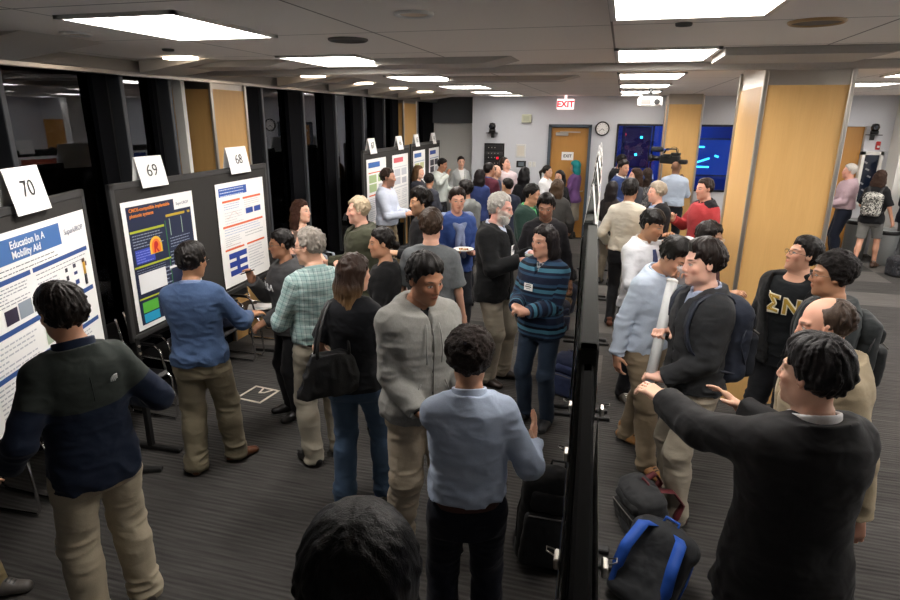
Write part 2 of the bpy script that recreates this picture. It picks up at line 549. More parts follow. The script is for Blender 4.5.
ZS = [.84, .90, .97, 1.05, 1.12, 1.20, 1.28, 1.36, 1.42, 1.455, 1.485, 1.52]
MA = dict(a=[.146, .150, .142, .132, .130, .138, .148, .150, .128, .094, .066, .054],
          b=[.100, .106, .100, .092, .092, .098, .104, .100, .086, .072, .062, .055],
          c=[-.014, -.014, -.006, 0, 0, 0, 0, -.006, -.012, -.014, -.010, -.004])
FA = dict(a=[.156, .160, .146, .120, .116, .126, .136, .138, .120, .088, .058, .048],
          b=[.112, .118, .104, .088, .086, .098, .118, .104, .084, .068, .056, .048],
          c=[-.016, -.016, -.008, 0, 0, .006, .014, .004, -.008, -.012, -.008, -.004])

def person(label, pos, H, face, res=.008, female=False, girth=1.0, lean=(0, 0), head=None, headp=(0, 0),
           R=(.24, .02, .80), L=(-.24, .02, .80), Rd=None, Ld=None, Rn=None, Ln=None, Rc=.5, Lc=.5, Rp=None, Lp=None,
           feet=None, skin='#c58f6d', hair=None, hairc='#1a1411', beard=0.0, beardc=None, glasses=None,
           top=None, inner=None, pants=None, shoes=None, belt=None, collar=None, extra=None, group=None, shrug=0, seat=None, world=None):
    """one figure.  face/head: degrees as seen in the picture sense: 0 towards the camera, 90 towards its right.
    Hand targets are (right, forward, up) for a 1.75 m figure."""
    s = H / 1.75
    res = res * Q / s                                  # grid lives in 1.75 m space
    X0, Y0 = pos
    vang = math.atan2(-Y0, -X0)
    yaw = vang + math.radians(face) - PI / 2 if world is None else math.radians(world)          # local +Y -> facing direction
    hyaw = 0 if head is None else head - face
    hyaw = (hyaw + 180) % 360 - 180
    B = FA if female else MA
    g = girth
    DZ = A3((0, 0, -.44 if seat else 0))
    T = rot('x', -lean[0]) @ rot('y', lean[1])            # torso frame; forward lean rotates +z to +y
    piv = A3((0, 0, .97)); O = piv - T @ piv + DZ               # p = O + T@q
    tw = lambda q: O + T @ A3(q)
    dz = 0
    shw = .128 if female else .146
    # joints
    Sh = {1: tw((shw * (1 + (g - 1) * .6), -.012, 1.392 + shrug)), -1: tw((-shw * (1 + (g - 1) * .6), -.012, 1.392 + shrug))}
    UL, FL = .285, .25
    El = {}; Wr = {}
    for sd, tgt, pole in ((1, R, Rp), (-1, L, Lp)):
        pole = pole or (sd * .45, -.75, -.45)
        El[sd], Wr[sd] = ik(Sh[sd], tgt, UL, FL, pole)
    feet = feet or dict(R=(.10, 0, 12), L=(-.10, 0, 12))
    Hp = {1: A3((.088, 0, .93)) + DZ, -1: A3((-.088, 0, .93)) + DZ}
    Kn = {}; An = {}; fa = {}
    for sd, kx in ((1, 'R'), (-1, 'L')):
        fx, fy, fr = feet[kx][:3]; lift = feet[kx][3] if len(feet[kx]) > 3 else 0
        fa[sd] = -sd * fr
        Kn[sd], An[sd] = ik(Hp[sd], (fx, fy, .085 + lift), .435, .425, (sd * .12, 1, 0))
    # neck and head frames
    nb = tw((0, -.012, 1.465))
    HR = T @ rot('z', hyaw) @ rot('x', -headp[0]) @ rot('y', headp[1])
    # head pitched about the neck base
    hyl = math.radians(hyaw)
    hp0 = tw((0, .006, 1.545)) + T @ rot('z', hyaw * .6) @ A3((0, math.sin(math.radians(headp[0])) * .07, (math.cos(math.radians(headp[0])) - 1) * .06))
    HS = 1.0 if not female else .96
    hc = hp0 + HR @ A3((0, .012, .086))                    # head centre (eye level-ish)
    hl = lambda q: hc + HR @ (A3(q) * HS)
    root = empty('person', (X0, Y0, 0), yaw, label, 'person', group)
    root.scale = (s, s, s)
    pts = [hl((0, 0, .19)), hl((0, .15, 0)), hl((0, -.15, 0)), hl((.12, 0, 0)), hl((-.12, 0, 0)), *El.values(), *Wr.values(), *Kn.values(), *An.values()]
    for sd in (1, -1): pts += [Wr[sd] + .17, Wr[sd] - .17, An[sd] + A3((.2, .2, 0)), An[sd] - A3((.2, .2, .085))]
    lo = np.minimum(np.min(pts, axis=0), (-.22, -.16, -.02)); hi = np.maximum(np.max(pts, axis=0), (.22, .16, 1.5))
    # ---------------- body
    v = Vol(lo, hi, res)
    v.loft(T, O, ZS, [k * (1 + (g - 1)) * .93 for k in B['a']], [k * g * .93 for k in B['b']], B['c'], k=.02)
    for sd in (1, -1):
        if res < .0105 or pants is None or (pants and pants.get('short')):
            pass
        v.cone(Hp[sd] + A3((0, 0, -.02)), Kn[sd], .074 * g, .050, k=.04)
        v.cone(Kn[sd], An[sd], .050, .034, k=.02)
        cm = Kn[sd] * .68 + An[sd] * .32 + A3((0, -.014, 0))
        v.ell(cm, (.046, .052, .09), k=.03)
        v.cone(An[sd], An[sd] + rot('z', fa[sd]) @ A3((0, .11, -.058)), .030, .018, k=.02)
        v.cone(Sh[sd], El[sd], .042 * (.85 if female else 1) * g, .036, k=.03)
        v.cone(El[sd], Wr[sd], .035, .025, k=.015)
    # hands
    grips = {}
    for sd, d, n, c in ((1, Rd, Rn, Rc), (-1, Ld, Ln, Lc)):
        W = Wr[sd]; fd = unit(Wr[sd] - El[sd])
        d = fd if d is None else unit(d)
        if n is None: n = (-sd * .9, .25, 0) if abs(d[2]) > .6 else (-sd * .3, 0, -1)
        n = A3(n); n = unit(n - d * n.dot(d)); ts = np.cross(d, n) * sd
        F = np.stack([ts, d, n], 1); hs = .92 if female else 1.0
        v.box(W + d * .048 * hs, (.040 * hs, .052 * hs, .015), F, .013, k=.02)
        v.cone(W - d * .01, W + d * .03, .026, .024, k=.015, side=ts, ex=1.1, ey=.8)
        fr = max(.0085, res * .95)
        for i, ln in enumerate((.066, .076, .071, .055)):
            off = (.030 - .020 * i) * hs
            b0 = W + d * .095 * hs + ts * off
            spread = (.10 - .07 * i)
            a1 = c * .75 + .04 * i; a2 = c * 1.7 + .08 * i; a3 = c * 2.5
            def dr(a): return unit(d * math.cos(a) + n * math.sin(a) + ts * spread * (1 - c * .5))
            p1 = b0 + dr(a1) * ln * .45 * hs; p2 = p1 + dr(a2) * ln * .30 * hs; p3 = p2 + dr(a3) * ln * .25 * hs
            v.cone(b0 - d * .012, p1, fr * 1.05, fr, k=.006); v.cone(p1, p2, fr, fr * .93, k=.003); v.cone(p2, p3, fr * .93, fr * .85, k=.003)
        t0 = W + d * .022 + ts * .026 * hs; t1 = t0 + unit(ts * .8 + d * .55 + n * .35) * .042; t2 = t1 + unit(ts * (.45 - c * .4) + d * .85 + n * (.25 + c * .6)) * .036
        v.cone(t0, t1, .014, .0115, k=.012); v.cone(t1, t2, .0110, .0095, k=.004)
        grips[sd] = (W + d * .075 * hs + n * .022, F)
    # neck
    v.cone(nb - T @ A3((0, 0, .02)), hl((0, -.026, -.055)), .053 if not female else .043, .047 if not female else .040, k=.03)
    M = HR
    E_ = lambda c, r, k=.01, mode='u': v.ell(hl(c), A3(r) * HS, M, k, mode)
    v.ell(hl((0, -.014, .030)), A3((.077, .097, .094)) * HS, M, k=.02)
    E_((0, .024, -.035), (.062, .070, .078), .03)
    E_((0, .040, -.085), (.040, .045, .038), .03)
    E_((0, .074, -.108), (.021, .016, .016), .02)
    for x in (-1, 1):
        E_((x * .046, .010, -.070), (.018, .035, .030), .02)
        E_((x * .040, .062, -.022), (.022, .018, .018), .02)
        v.cone(hl((x * .010, .086, .024)), hl((x * .050, .066, .028)), .010 * HS, .009 * HS, k=.012)
        E_((x * .031, .100, .003), (.019, .017, .014), .010, 'd')
        E_((x * .031, .0745, .002), (.0165, .0125, .0115), .003)
        # ears
        E_((x * .081, -.004, .000), (.010, .019, .031), .006)
        E_((x * .0885, .003, .000), (.006, .009, .016), .004, 'd')
    v.cone(hl((0, .090, .012)), hl((0, .106, -.030)), .0080 * HS, .0110 * HS, k=.010)
    for x in (-1, 1): E_((x * .011, .097, -.036), (.008, .010, .008), .006)
    E_((0, .090, -.059), (.022, .010, .0055), .006)
    E_((0, .088, -.069), (.020, .010, .0065), .006)
    me, V = v.mesh('body', 1)
    HP = (V - hc) @ HR / HS
    setattr_vec(me, 'hp', HP)
    bd = link('body', me, skin_mat(skin, beardc or hairc, beard), root)
    del v
    # ---------------- hair
    hr = dict(style='short', vol=1.0); hr.update(hair or {})
    st = hr['style']
    if st != 'none':
        hs_ = hr.get('vol', 1.0); longl = hr.get('len', .30)
        lo_h = hc - .20; hi_h = hc + .20
        if st in ('long', 'curlylong'): lo_h = lo_h - A3((.04, .06, longl)); hi_h = hi_h + A3((.04, .04, 0))
        hv = Vol(lo_h, hi_h, max(res * .85, .0048 * Q))
        th = .004 + .011 * hs_
        ht = hr.get('top', 0)
        full = HR; hph = RNG.rand(3) * 20
        hl_f = hr.get('front', .080); low = hr.get('low', -.072); side = hr.get('side', .35 + .25 * hs_)
        def hairline(lx, ly, lz):
            if st == 'balding':
                hlz = np.interp(ly, [-.12, -.06, -.02, .012, .03, .2], [low, low, -.02, .012, .30, .35])
                return np.minimum(lz - hlz, .100 - lx * .1 + np.clip(-ly - .02, 0, .1) * .6 - lz)
            hlz = np.interp(ly, [-.12, -.05, -.026, -.012, .010, .022, .040, .064, .088, .2], [low, low, -.045, -.002, -.016, .012, .050, hl_f - .008, hl_f, hl_f + .02])
            if hr.get('recede'): hlz = hlz + np.where(ly > .04, np.clip((lx - .015) * 1.1, 0, .035) * hr['recede'], 0)
            hlz = hlz + .004 * np.sin(lx * 230 + hph[0]) + .003 * np.sin(ly * 330 + hph[1]) + .007 * vnoise(lx * 60 + hph[2], ly * 60 + 3, lz * 8 + 5)
            return lz - hlz
        def scalp(X, Y, Z):
            x = X - hc[0]; y = Y - hc[1]; z = Z - hc[2]
            lx = (x * full[0, 0] + y * full[1, 0] + z * full[2, 0]) / HS
            ly = (x * full[0, 1] + y * full[1, 1] + z * full[2, 1]) / HS
            lz = (x * full[0, 2] + y * full[1, 2] + z * full[2, 2]) / HS
            r = (.0775, .0975, .0945); c0 = (0, -.014, .030)
            k0 = np.sqrt((lx / r[0]) ** 2 + ((ly - c0[1]) / r[1]) ** 2 + ((lz - c0[2]) / r[2]) ** 2)
            k1 = np.sqrt((lx / r[0] ** 2) ** 2 + ((ly - c0[1]) / r[1] ** 2) ** 2 + ((lz - c0[2]) / r[2] ** 2) ** 2)
            d = k0 * (k0 - 1) / (k1 + 1e-6)
            h = hairline(np.abs(lx), ly, lz)
            up = np.clip((lz + .01) / .09, 0, 1)
            t_ = th * (side + (1 - side) * up) + ht * np.clip((lz - .04) / .08, 0, 1) * np.clip((ly + .09) / .12, .3, 1)
            tap = np.clip((h + .004) / hr.get('taper', .042), 0, 1); tap = tap ** .6
            return np.maximum(d - t_ * tap, -h - .002) * HS
        hv.op(lo_h, hi_h, scalp, 0, 'u', 0)
        if st not in ('afro', 'curlylong') and res * s < .0099:
            # separate locks lying over the scalp, flowing away from the crown
            rg = np.random.RandomState(int(abs(hc[0] * 1e4 + hc[2] * 3e4 + X0 * 777)) % 99991)
            c0 = A3((0, -.014, .030)); rx = A3((.0775, .0975, .0945)); crown = A3((-.012, -.06, .11))
            nl = 46 if st == 'balding' else 120
            for _k in range(nl):
                dd_ = unit(rg.normal(size=3) * (1, 1, .8) + (0, -.05, .35))
                p = c0 + dd_ * (rx + th * .7); hh = hairline(abs(p[0]), p[1], p[2])
                if hh < .006: continue
                nrm = unit(dd_ / rx); flow = p - crown; flow = flow - nrm * flow.dot(nrm)
                if np.linalg.norm(flow) < .02: flow = np.cross(nrm, (1, .3, 0))
                flow = unit(unit(flow) + rg.normal(size=3) * .22 + (0, 0, -.25 if p[2] < .07 else 0))
                Ln = rg.uniform(.030, .055) * (.6 + .5 * hs_); up_ = min(1, hh / .04)
                q0 = p - flow * Ln * .4; q2_ = p + flow * Ln * .6
                def onto(q, e):
                    w = (q - c0) / rx; return c0 + (w / np.linalg.norm(w)) * (rx + e)
                e0 = th * .35; e1 = th * (.35 + .5 * up_) + rg.uniform(0, .004) * hr.get('messy', 1)
                a_ = onto(q0, e0); b_ = onto(p, e1 * .9); c2_ = onto(q2_, max(.0015, th * .25 + rg.uniform(-.001, .005) * hr.get('messy', 1)))
                hv.cone(hl(a_), hl(b_), .0065, .0080, k=.004, m=.01); hv.cone(hl(b_), hl(c2_), .0080, .0030, k=.004, m=.01)
        if st == 'afro':
            hv.ell(hl((0, -.022, .050)), A3((.108, .118, .108)) * HS * (1 + .12 * (hs_ - 1)), M, k=.02)
        if st == 'afro':
            def cut(X, Y, Z):
                x = X - hc[0]; y = Y - hc[1]; z = Z - hc[2]
                lx = np.abs(x * full[0, 0] + y * full[1, 0] + z * full[2, 0]) / HS
                ly = (x * full[0, 1] + y * full[1, 1] + z * full[2, 1]) / HS
                lz = (x * full[0, 2] + y * full[1, 2] + z * full[2, 2]) / HS
                return -hairline(lx, ly, lz) * HS
            hv.op(lo_h, hi_h, cut, 0, 'i', 0)
        tw_ = T
        if st in ('long', 'curlylong'):
            wd = hr.get('wide', 1.0)
            for x in (-1, 1):
                a = hl((x * .070, -.030, .03)); b = hl((x * .070 * wd, -.048, -.09)); c_ = hl((x * .062 * wd, -.06, -.12)) + A3((0, -.01, -longl * .55)) * 1; 
                sdm = unit(HR @ A3((0, 1, 0)))
                hv.cone(a, b, .040, .040, side=sdm, ex=1.5, ey=.75, k=.02)
                hv.cone(b, c_, .040, .034, side=sdm, ex=1.2, ey=.9, k=.02)
            a = hl((0, -.085, .02)); b = hl((0, -.095, -.10)); c_ = hl((0, -.095, -.12)) + T @ A3((0, -.015, -longl + .03)); 
            sdm = unit(HR @ A3((1, 0, 0)))
            hv.cone(a, b, .050, .048, side=sdm, ex=1.5, ey=.8, k=.02)
            hv.cone(b, c_, .048, .036, side=sdm, ex=1.75, ey=.75, k=.03)
            if hr.get('front_locks'):
                for x in (-1, 1):
                    hv.cone(hl((x * .082, .02, .03)), hl((x * .090, .035, -.10)) + A3((0, 0, -longl * .3)), .022, .026, k=.02)
            # keep the face and ears clear
            hv.ell(hl((0, .085, -.02)), A3((.064, .075, .085)) * HS, M, .012, 'd')
        if st in ('bun', 'pony'):
            if st == 'bun': hv.ell(hl((0, -.125, .0 + hr.get('bunz', 0))), A3((.040, .034, .036)), M, .012)
            else:
                hv.cone(hl((0, -.105, .03)), hl((0, -.150, -.02)), .022, .030, k=.015)
                hv.cone(hl((0, -.150, -.02)), hl((0, -.135, -.10)) - A3((0, 0, longl * .4)), .030, .014, k=.015)
        if st == 'bowl' or hr.get('fringe'):
            fz = hr.get('fringe', .04)
            hv.cone(hl((-.045, .070, fz + .012)), hl((.045, .070, fz + .012)), .014 * HS, .014 * HS, k=.02)
            hv.cone(hl((-.045, .062, .07)), hl((.045, .062, .07)), .024 * HS, .024 * HS, k=.02)
        amp = hr.get('amp', .0042 if st not in ('afro', 'curlylong') else .011); fr = 55 if st not in ('afro', 'curlylong') else 42
        ph = RNG.rand(3) * 40
        if hr.get('messy'): amp = .006 * hr['messy']; 
        def disp(x, y, z):
            d = np.stack([x - hc[0], y - hc[1], z - hc[2]], 1) @ HR / HS
            if st in ('afro', 'curlylong'):
                return -amp * (vnoise(d[:, 0] * fr + ph[0], d[:, 1] * fr + ph[1], d[:, 2] * fr + ph[2]) * .7 + .5 * vnoise(d[:, 0] * fr * 2.1, d[:, 1] * fr * 2.1, d[:, 2] * fr * 2.1))
            # locks fan out from the crown
            cx, cy = d[:, 0] + .012, d[:, 1] + .045
            rr_ = np.sqrt(cx * cx + cy * cy); ang = np.arctan2(cx, cy)
            sw = ang * 7 + rr_ * 22 + 1.2 * vnoise(d[:, 0] * 14 + ph[0], d[:, 1] * 14, d[:, 2] * 14)
            lk = 1 - 2 * np.abs(vnoise(sw + ph[0], (d[:, 2] + rr_) * 11 + ph[1], d[:, 2] * 6 + ph[2]))
            lk2 = vnoise(sw * 2.3 + 7, (d[:, 2] - rr_) * 20, rr_ * 20 + ph[1])
            return -amp * (lk * .9 + .6 * lk2 + .6 * vnoise(d[:, 0] * 20 + ph[2], d[:, 1] * 20, d[:, 2] * 20))
        hv.band(disp, .025)
        hm, HVv = hv.mesh('hair', 1)
        if hm:
            setattr_vec(hm, 'hp', (HVv - hc) @ HR / HS)
            link('hair', hm, hair_mat(hairc, 1 if st in ('afro', 'curlylong') else 0, hr.get('tips')), root)
        del hv
    # full beard as its own volume
    if hr.get('fullbeard'):
        bv = Vol(hc - .17, hc + .12, res)
        bv.ell(hl((0, .052, -.095)), A3((.050, .045, .045)) * HS, M, k=0)
        bv.ell(hl((0, .030, -.062)), A3((.068, .060, .038)) * HS, M, k=.02)
        bv.ell(hl((0, .095, -.048)), A3((.028, .014, .008)) * HS, M, k=.008)
        bv.ell(hl((0, .10, -.066)), A3((.020, .03, .007)) * HS, M, .004, 'd')
        bv.ell(hl((0, .035, -.0)), A3((.075, .095, .042)) * HS, M, .01, 'd')
        ph = RNG.rand(3) * 40
        bv.band(lambda x, y, z: -.003 * vnoise(x * 130 + ph[0], y * 130, z * 60))
        bm_, BV = bv.mesh('beard', 1)
        if bm_:
            setattr_vec(bm_, 'hp', (BV - hc) @ HR / HS); link('beard', bm_, hair_mat(beardc or hairc), root)
    # ---------------- garments
    def garment(name, spec, base_grow, is_top=True):
        col = spec['c']; fit = spec.get('fit', .0)
        hem = spec.get('hem', .90); sl = spec.get('sleeve', 'long')
        gr = base_grow + fit
        gv = Vol(lo - .03, hi + .03, res)
        zs = list(ZS); a = list(B['a']); b = list(B['b']); c_ = list(B['c'])
        belly = spec.get('belly', 0)
        if belly:
            for i, z_ in enumerate(zs):
                w = math.exp(-((z_ - 1.10) / .10) ** 2); a[i] += belly * .4 * w; b[i] += belly * w; c_[i] += belly * .7 * w
        if hem < .84: zs = [hem - .01] + zs; a = [a[0] + .012] + a; b = [b[0] + .010] + b; c_ = [c_[0]] + c_
        fl = spec.get('flare', 0.0)
        a = [k * g + fl * max(0, (1.15 - z_)) for k, z_ in zip(a, zs)]; b = [k * g + fl * max(0, 1.15 - z_) for k, z_ in zip(b, zs)]
        # blouson waist gather
        if spec.get('bloused'):
            for i, z_ in enumerate(zs):
                w = math.exp(-((z_ - (hem + .07)) / .05) ** 2); a[i] += .014 * w; b[i] += .014 * w
        gv.loft(T, O, zs, a, b, c_, grow=gr, k=.02)
        ntop = spec.get('neck', 1.478)
        gv.clip(tw((0, -.01, ntop)), T @ A3((0, .30, 1)))
        if sl != 'none':
            for sd in (1, -1):
                r0 = (.043 * (.85 if female else 1)) * g + gr * .65; r1 = .034 + gr * .65 + spec.get('sfit', .0); r2 = .027 + gr * .6 + spec.get('sfit', .0) * .8
                S_, E0, W_ = Sh[sd], El[sd], Wr[sd]
                gv.cone(tw((sd * .055, -.012, 1.432)), S_, .042 + gr * .5, r0 * .97, k=.04)
                if sl == 'short':
                    e_ = S_ + (E0 - S_) * spec.get('slen', .62)
                    sv = r1 + .016
                    u = unit(E0 - S_)
                    sub = Vol(np.minimum(S_, e_) - .10, np.maximum(S_, e_) + .10, res)
                    sub.cone(S_, e_ + u * .05, r0, sv, k=0); sub.clip(e_, u)
                    r_ = gv.sub(sub.lo, sub.lo + (sub.n - 1) * res)
                    # evaluate the same shape directly in the garment grid
                    def fn(X, Y, Z, S_=S_, e_=e_, u=u, r0=r0, sv=sv):
                        L_ = np.linalg.norm(e_ - S_)
                        x = X - S_[0]; y = Y - S_[1]; z = Z - S_[2]
                        h0 = x * u[0] + y * u[1] + z * u[2]; hc_ = np.clip(h0, 0, L_ + .05)
                        q = np.sqrt(np.maximum(x * x + y * y + z * z - 2 * hc_ * h0 + hc_ * hc_, 0)) - (r0 + (sv - r0) * hc_ / L_)
                        return np.maximum(q, h0 - L_)
                    gv.op(np.minimum(S_, e_) - .08, np.maximum(S_, e_) + .08, fn, .03)
                else:
                    gv.cone(S_, E0, r0, r1, k=.03)
                    L_ = np.linalg.norm(W_ - E0); u = (W_ - E0) / L_
                    end = L_ - .004 if sl == 'long' else L_ * .38
                    rr = r2 if sl == 'long' else r1 + .004
                    def fn(X, Y, Z, E0=E0, u=u, end=end, r1=r1, rr=rr):
                        x = X - E0[0]; y = Y - E0[1]; z = Z - E0[2]
                        h0 = x * u[0] + y * u[1] + z * u[2]; hc_ = np.clip(h0, 0, end + .03)
                        q = np.sqrt(np.maximum(x * x + y * y + z * z - 2 * hc_ * h0 + hc_ * hc_, 0)) - (r1 + (rr - r1) * hc_ / max(end, .01))
                        return np.maximum(q, h0 - end)
                    gv.op(np.minimum(E0, W_) - .07, np.maximum(E0, W_) + .07, fn, .02)
        if spec.get('hood'):
            hd = spec['hood']
            for ang in np.linspace(-150, 150, 13):
                p = tw((math.sin(math.radians(ang)) * .095, -.02 - math.cos(math.radians(ang)) * .075, 1.475 + .018 * math.cos(math.radians(ang)) - .02 * (abs(ang) > 120)))
                rr_ = .025 if abs(ang) < 100 else .018
                gv.ell(p, (rr_ * 1.25, rr_ * 1.2, rr_ * 1.05), None, .02)
            gv.ell(tw((0, -.125, 1.43)), (.10, .045, .075), T, .03)
            gv.cone(tw((0, -.02, 1.45)), tw((0, .0, 1.56)), .064, .072, mode='d', k=.01)
        if spec.get('lapel'):
            w0, zb = spec['lapel']       # half width at neck, z where the opening closes
            def wedge(X, Y, Z):
                x = X - O[0]; y = Y - O[1]; z = Z - O[2]
                lx = np.abs(x * T[0, 0] + y * T[1, 0] + z * T[2, 0]); ly = x * T[0, 1] + y * T[1, 1] + z * T[2, 1]; lz = x * T[0, 2] + y * T[1, 2] + z * T[2, 2]
                wid = w0 * np.clip((lz - zb) / max(1.46 - zb, .01), 0, 1) + spec.get('gap', 0)
                return np.maximum(lx - wid, .03 - ly)
            gv.op(lo, hi, wedge, .004, 'd', .03)
        hn = T @ A3((0, 0, -1)); 
        gv_hem_p = tw((0, 0, hem))
        # hem cut only near the torso
        def hemcut(X, Y, Z):
            x = X - gv_hem_p[0]; y = Y - gv_hem_p[1]; z = Z - gv_hem_p[2]
            d = x * hn[0] + y * hn[1] + z * hn[2]
            lx = np.abs(x * T[0, 0] + y * T[1, 0] + z * T[2, 0])
            d = d + spec.get('tail', 0) * np.cos(np.clip(lx / .17, 0, 1) * PI)  # shirt-tail dip
            return d
        Wm = max(a) + gr + .03
        p0 = tw((-Wm, -.22, min(.80, hem - .06))); p1 = tw((Wm, .22, hem + .03))
        # arms may pass here: protect them by restricting to the torso loft footprint
        def hemfn(X, Y, Z):
            return hemcut(X, Y, Z)
        gvf = gv.sub(np.minimum(p0, p1) - A3((0, .05, .05)), np.maximum(p0, p1) + A3((0, .05, .02)))
        if gvf is not None:
            sl_, X, Y, Z = gvf
            cut_ = hemcut(X, Y, Z)
            # distance to arm bones: leave sleeves untouched
            arm = np.full(np.broadcast(X, Y, Z).shape, .5, np.float32)
            if sl != 'none':
                for sd in (1, -1):
                    for (p, q) in ((Sh[sd], El[sd]), (El[sd], Wr[sd])):
                        ab = q - p; l2 = ab.dot(ab)
                        h = np.clip(((X - p[0]) * ab[0] + (Y - p[1]) * ab[1] + (Z - p[2]) * ab[2]) / l2, 0, 1)
                        dd = np.sqrt((X - p[0] - ab[0] * h) ** 2 + (Y - p[1] - ab[1] * h) ** 2 + (Z - p[2] - ab[2] * h) ** 2)
                        arm = np.minimum(arm, dd)
            gv.f[sl_] = np.where(arm > .075, np.maximum(gv.f[sl_], cut_), gv.f[sl_])
        # folds
        ph = RNG.rand(6) * 40; wa = spec.get('wr', 1.0)
        El_, Wr_ = El, Wr
        def disp(x, y, z):
            p = np.stack([x, y, z], 1)
            near = np.zeros(len(x))
            for sd in (1, -1):
                dd = np.linalg.norm(p - El_[sd], axis=1); near += np.exp(-(dd / .075) ** 2) * 1.0
                u = unit(Wr_[sd] - El_[sd]); near += np.exp(-((p - Wr_[sd]) ** 2).sum(1) / .06 ** 2) * .35
                dd = np.linalg.norm(p - (Sh[sd] + A3((0, 0, -.09))), axis=1); near += np.exp(-(dd / .08) ** 2) * .45
            q = p @ T; near += np.exp(-((q[:, 2] - (hem + .05)) / .09) ** 2) * .7
            w = vnoise(x * 9 + ph[0] + 1.2 * z, y * 9 + ph[1], z * 17 + ph[2] + x * 4)
            w2 = 1 - 2 * np.abs(vnoise(x * 13 + ph[3] + 5 * z, y * 13 + ph[4] + 4 * x, z * 24 + ph[5]))
            return -(.0030 * w + w2 * .0062 * (.35 + near)) * wa
        gv.band(disp, .02)
        gm, GV = gv.mesh(name, 1)
        if gm is None: return
        q = (GV - O) @ T
        # sleeve coordinates run along the arm
        P = q.copy()
        for sd in (1, -1):
            for (p0_, p1_, base) in ((Sh[sd], El[sd], 0), (El[sd], Wr[sd], UL)):
                ab = p1_ - p0_; l = np.linalg.norm(ab); u = ab / l
                rel = GV - p0_; h = rel @ u; dd = np.linalg.norm(rel - np.outer(np.clip(h, 0, l), u), axis=1)
                msk = (dd < .085) & (np.abs(q[:, 0]) > shw * .98 + gr * .2) & (h > (-.02 if base == 0 else -.0)) if base == 0 else (dd < .075) & (h > -.0) & (h < l + .03)
                s1 = unit(np.cross(u, (0, 1, .3))); s2 = np.cross(u, s1)
                ang = np.arctan2(rel @ s1, rel @ s2)
                P[msk, 0] = ang[msk] * .05; P[msk, 2] = 1.40 - (h[msk] + base); P[msk, 1] = .02
        setattr_vec(gm, 'gp', P)
        link(name, gm, cloth_mat(col, spec.get('pat'), spec.get('c2'), spec.get('rough', .85), spec.get('bw', .5), c3=spec.get('c3'), spec=spec.get('spec', .2)), root)
    if inner: garment(inner.get('name', 'shirt'), inner, .012)
    if top: garment(top.get('name', 'shirt'), top, .020 if not inner else .030)
    # collar
    if collar:
        cv = Vol(nb - .16, nb + .16, min(res * .7, .006))
        ccol = collar['c']; h_ = collar.get('h', .030); rr = collar.get('r', .067 if not female else .055)
        cv.cone(tw((0, -.016, 1.44)), tw((0, -.010, 1.465 + h_)), rr + .016, rr + .006, ex=1.0, ey=1.0, k=0)
        cv.clip(tw((0, -.01, 1.470 + h_)), T @ A3((0, .34, 1)))
        cv.clip(tw((0, 0, 1.445)), T @ A3((0, -.5, -1)))
        cv.cone(tw((0, -.02, 1.43)), tw((0, -.006, 1.56)), rr - .008, rr - .008, mode='d', k=.002)
        if collar.get('v', 1):
            def vv(X, Y, Z):
                x = X - O[0]; y = Y - O[1]; z = Z - O[2]
                lx = np.abs(x * T[0, 0] + y * T[1, 0] + z * T[2, 0]); ly = x * T[0, 1] + y * T[1, 1] + z * T[2, 1]; lz = x * T[0, 2] + y * T[1, 2] + z * T[2, 2]
                return np.maximum(lx - .5 * (lz - 1.435), .0 - ly)
            cv.op(nb - .16, nb + .16, vv, 0, 'd', 0)
        cm, CV = cv.mesh('collar', 1)
        if cm:
            setattr_vec(cm, 'gp', (CV - O) @ T); link('collar', cm, cloth_mat(ccol, wr=.1), root)
    # trousers
    if pants:
        pv = Vol((lo[0] - .03, lo[1] - .03, -.02), (hi[0] + .03, hi[1] + .03, 1.12), res)
        fit = pants.get('fit', 0); wz = 1.03
        zs = [.80, .84, .90, .97, 1.03, 1.06]; 
        pa = [B['a'][0] * .95, B['a'][0], B['a'][1], B['a'][2], B['a'][3] * 1.02, B['a'][3]]; pb = [.10, B['b'][0], B['b'][1], B['b'][2], B['b'][3], B['b'][3]]
        pv.loft(np.eye(3), DZ, zs, [k * g for k in pa], [k * g for k in pb], [-.012] * 6, grow=.008, k=.03)
        for sd in (1, -1):
            hj = Hp[sd] + A3((0, -.008, -.03)); kn = Kn[sd]; an = An[sd]
            if pants.get('skirt'):
                pv.cone(A3((sd * .055, -.005, .88)), A3((sd * .065, 0, pants['short'])), .115 * g, .125 * g, k=.05); continue
            pv.cone(hj, kn, (.092 + fit * .6) * g, (.064 + fit) * (1 + (g - 1) * .5), k=.035)
            if not pants.get('short'):
                cu = .054 + fit * 1.1 + pants.get('flare', 0)
                pv.cone(kn, an + A3((0, -.004, -.03)), .062 + fit, cu, k=.03)
                cm_ = kn * .65 + an * .35 + A3((0, -.016, 0)); pv.ell(cm_, (.055 + fit, .062 + fit, .12), k=.04)
            else:
                pv.cone(kn, kn + A3((0, 0, -.04)), .068 + fit, .072 + fit, k=.03)
        zb = pants.get('short', .035)
        pv.clip((0, 0, zb), (0, 0, -1)); pv.clip(A3((0, 0, 1.045)) + DZ, (0, 0, 1))
        ph = RNG.rand(6) * 40; wa = pants.get('wr', 1.0)
        def disp(x, y, z):
            near = .35 + .55 * np.exp(-((z - .50) / .09) ** 2) + 1.1 * np.exp(-((z - .10) / .10) ** 2) + .7 * np.exp(-((z - .84) / .06) ** 2)
            w = vnoise(x * 8 + ph[0], y * 8 + ph[1], z * 7 + ph[2])
            w2 = 1 - 2 * np.abs(vnoise(x * 9 + ph[3] + 4 * z, y * 9 + ph[4] - 3 * z, z * 22 + ph[5]))
            return -(.003 * w + .0060 * w2 * near) * wa
        pv.band(disp, .02)
        pm, PV = pv.mesh('trousers', 1)
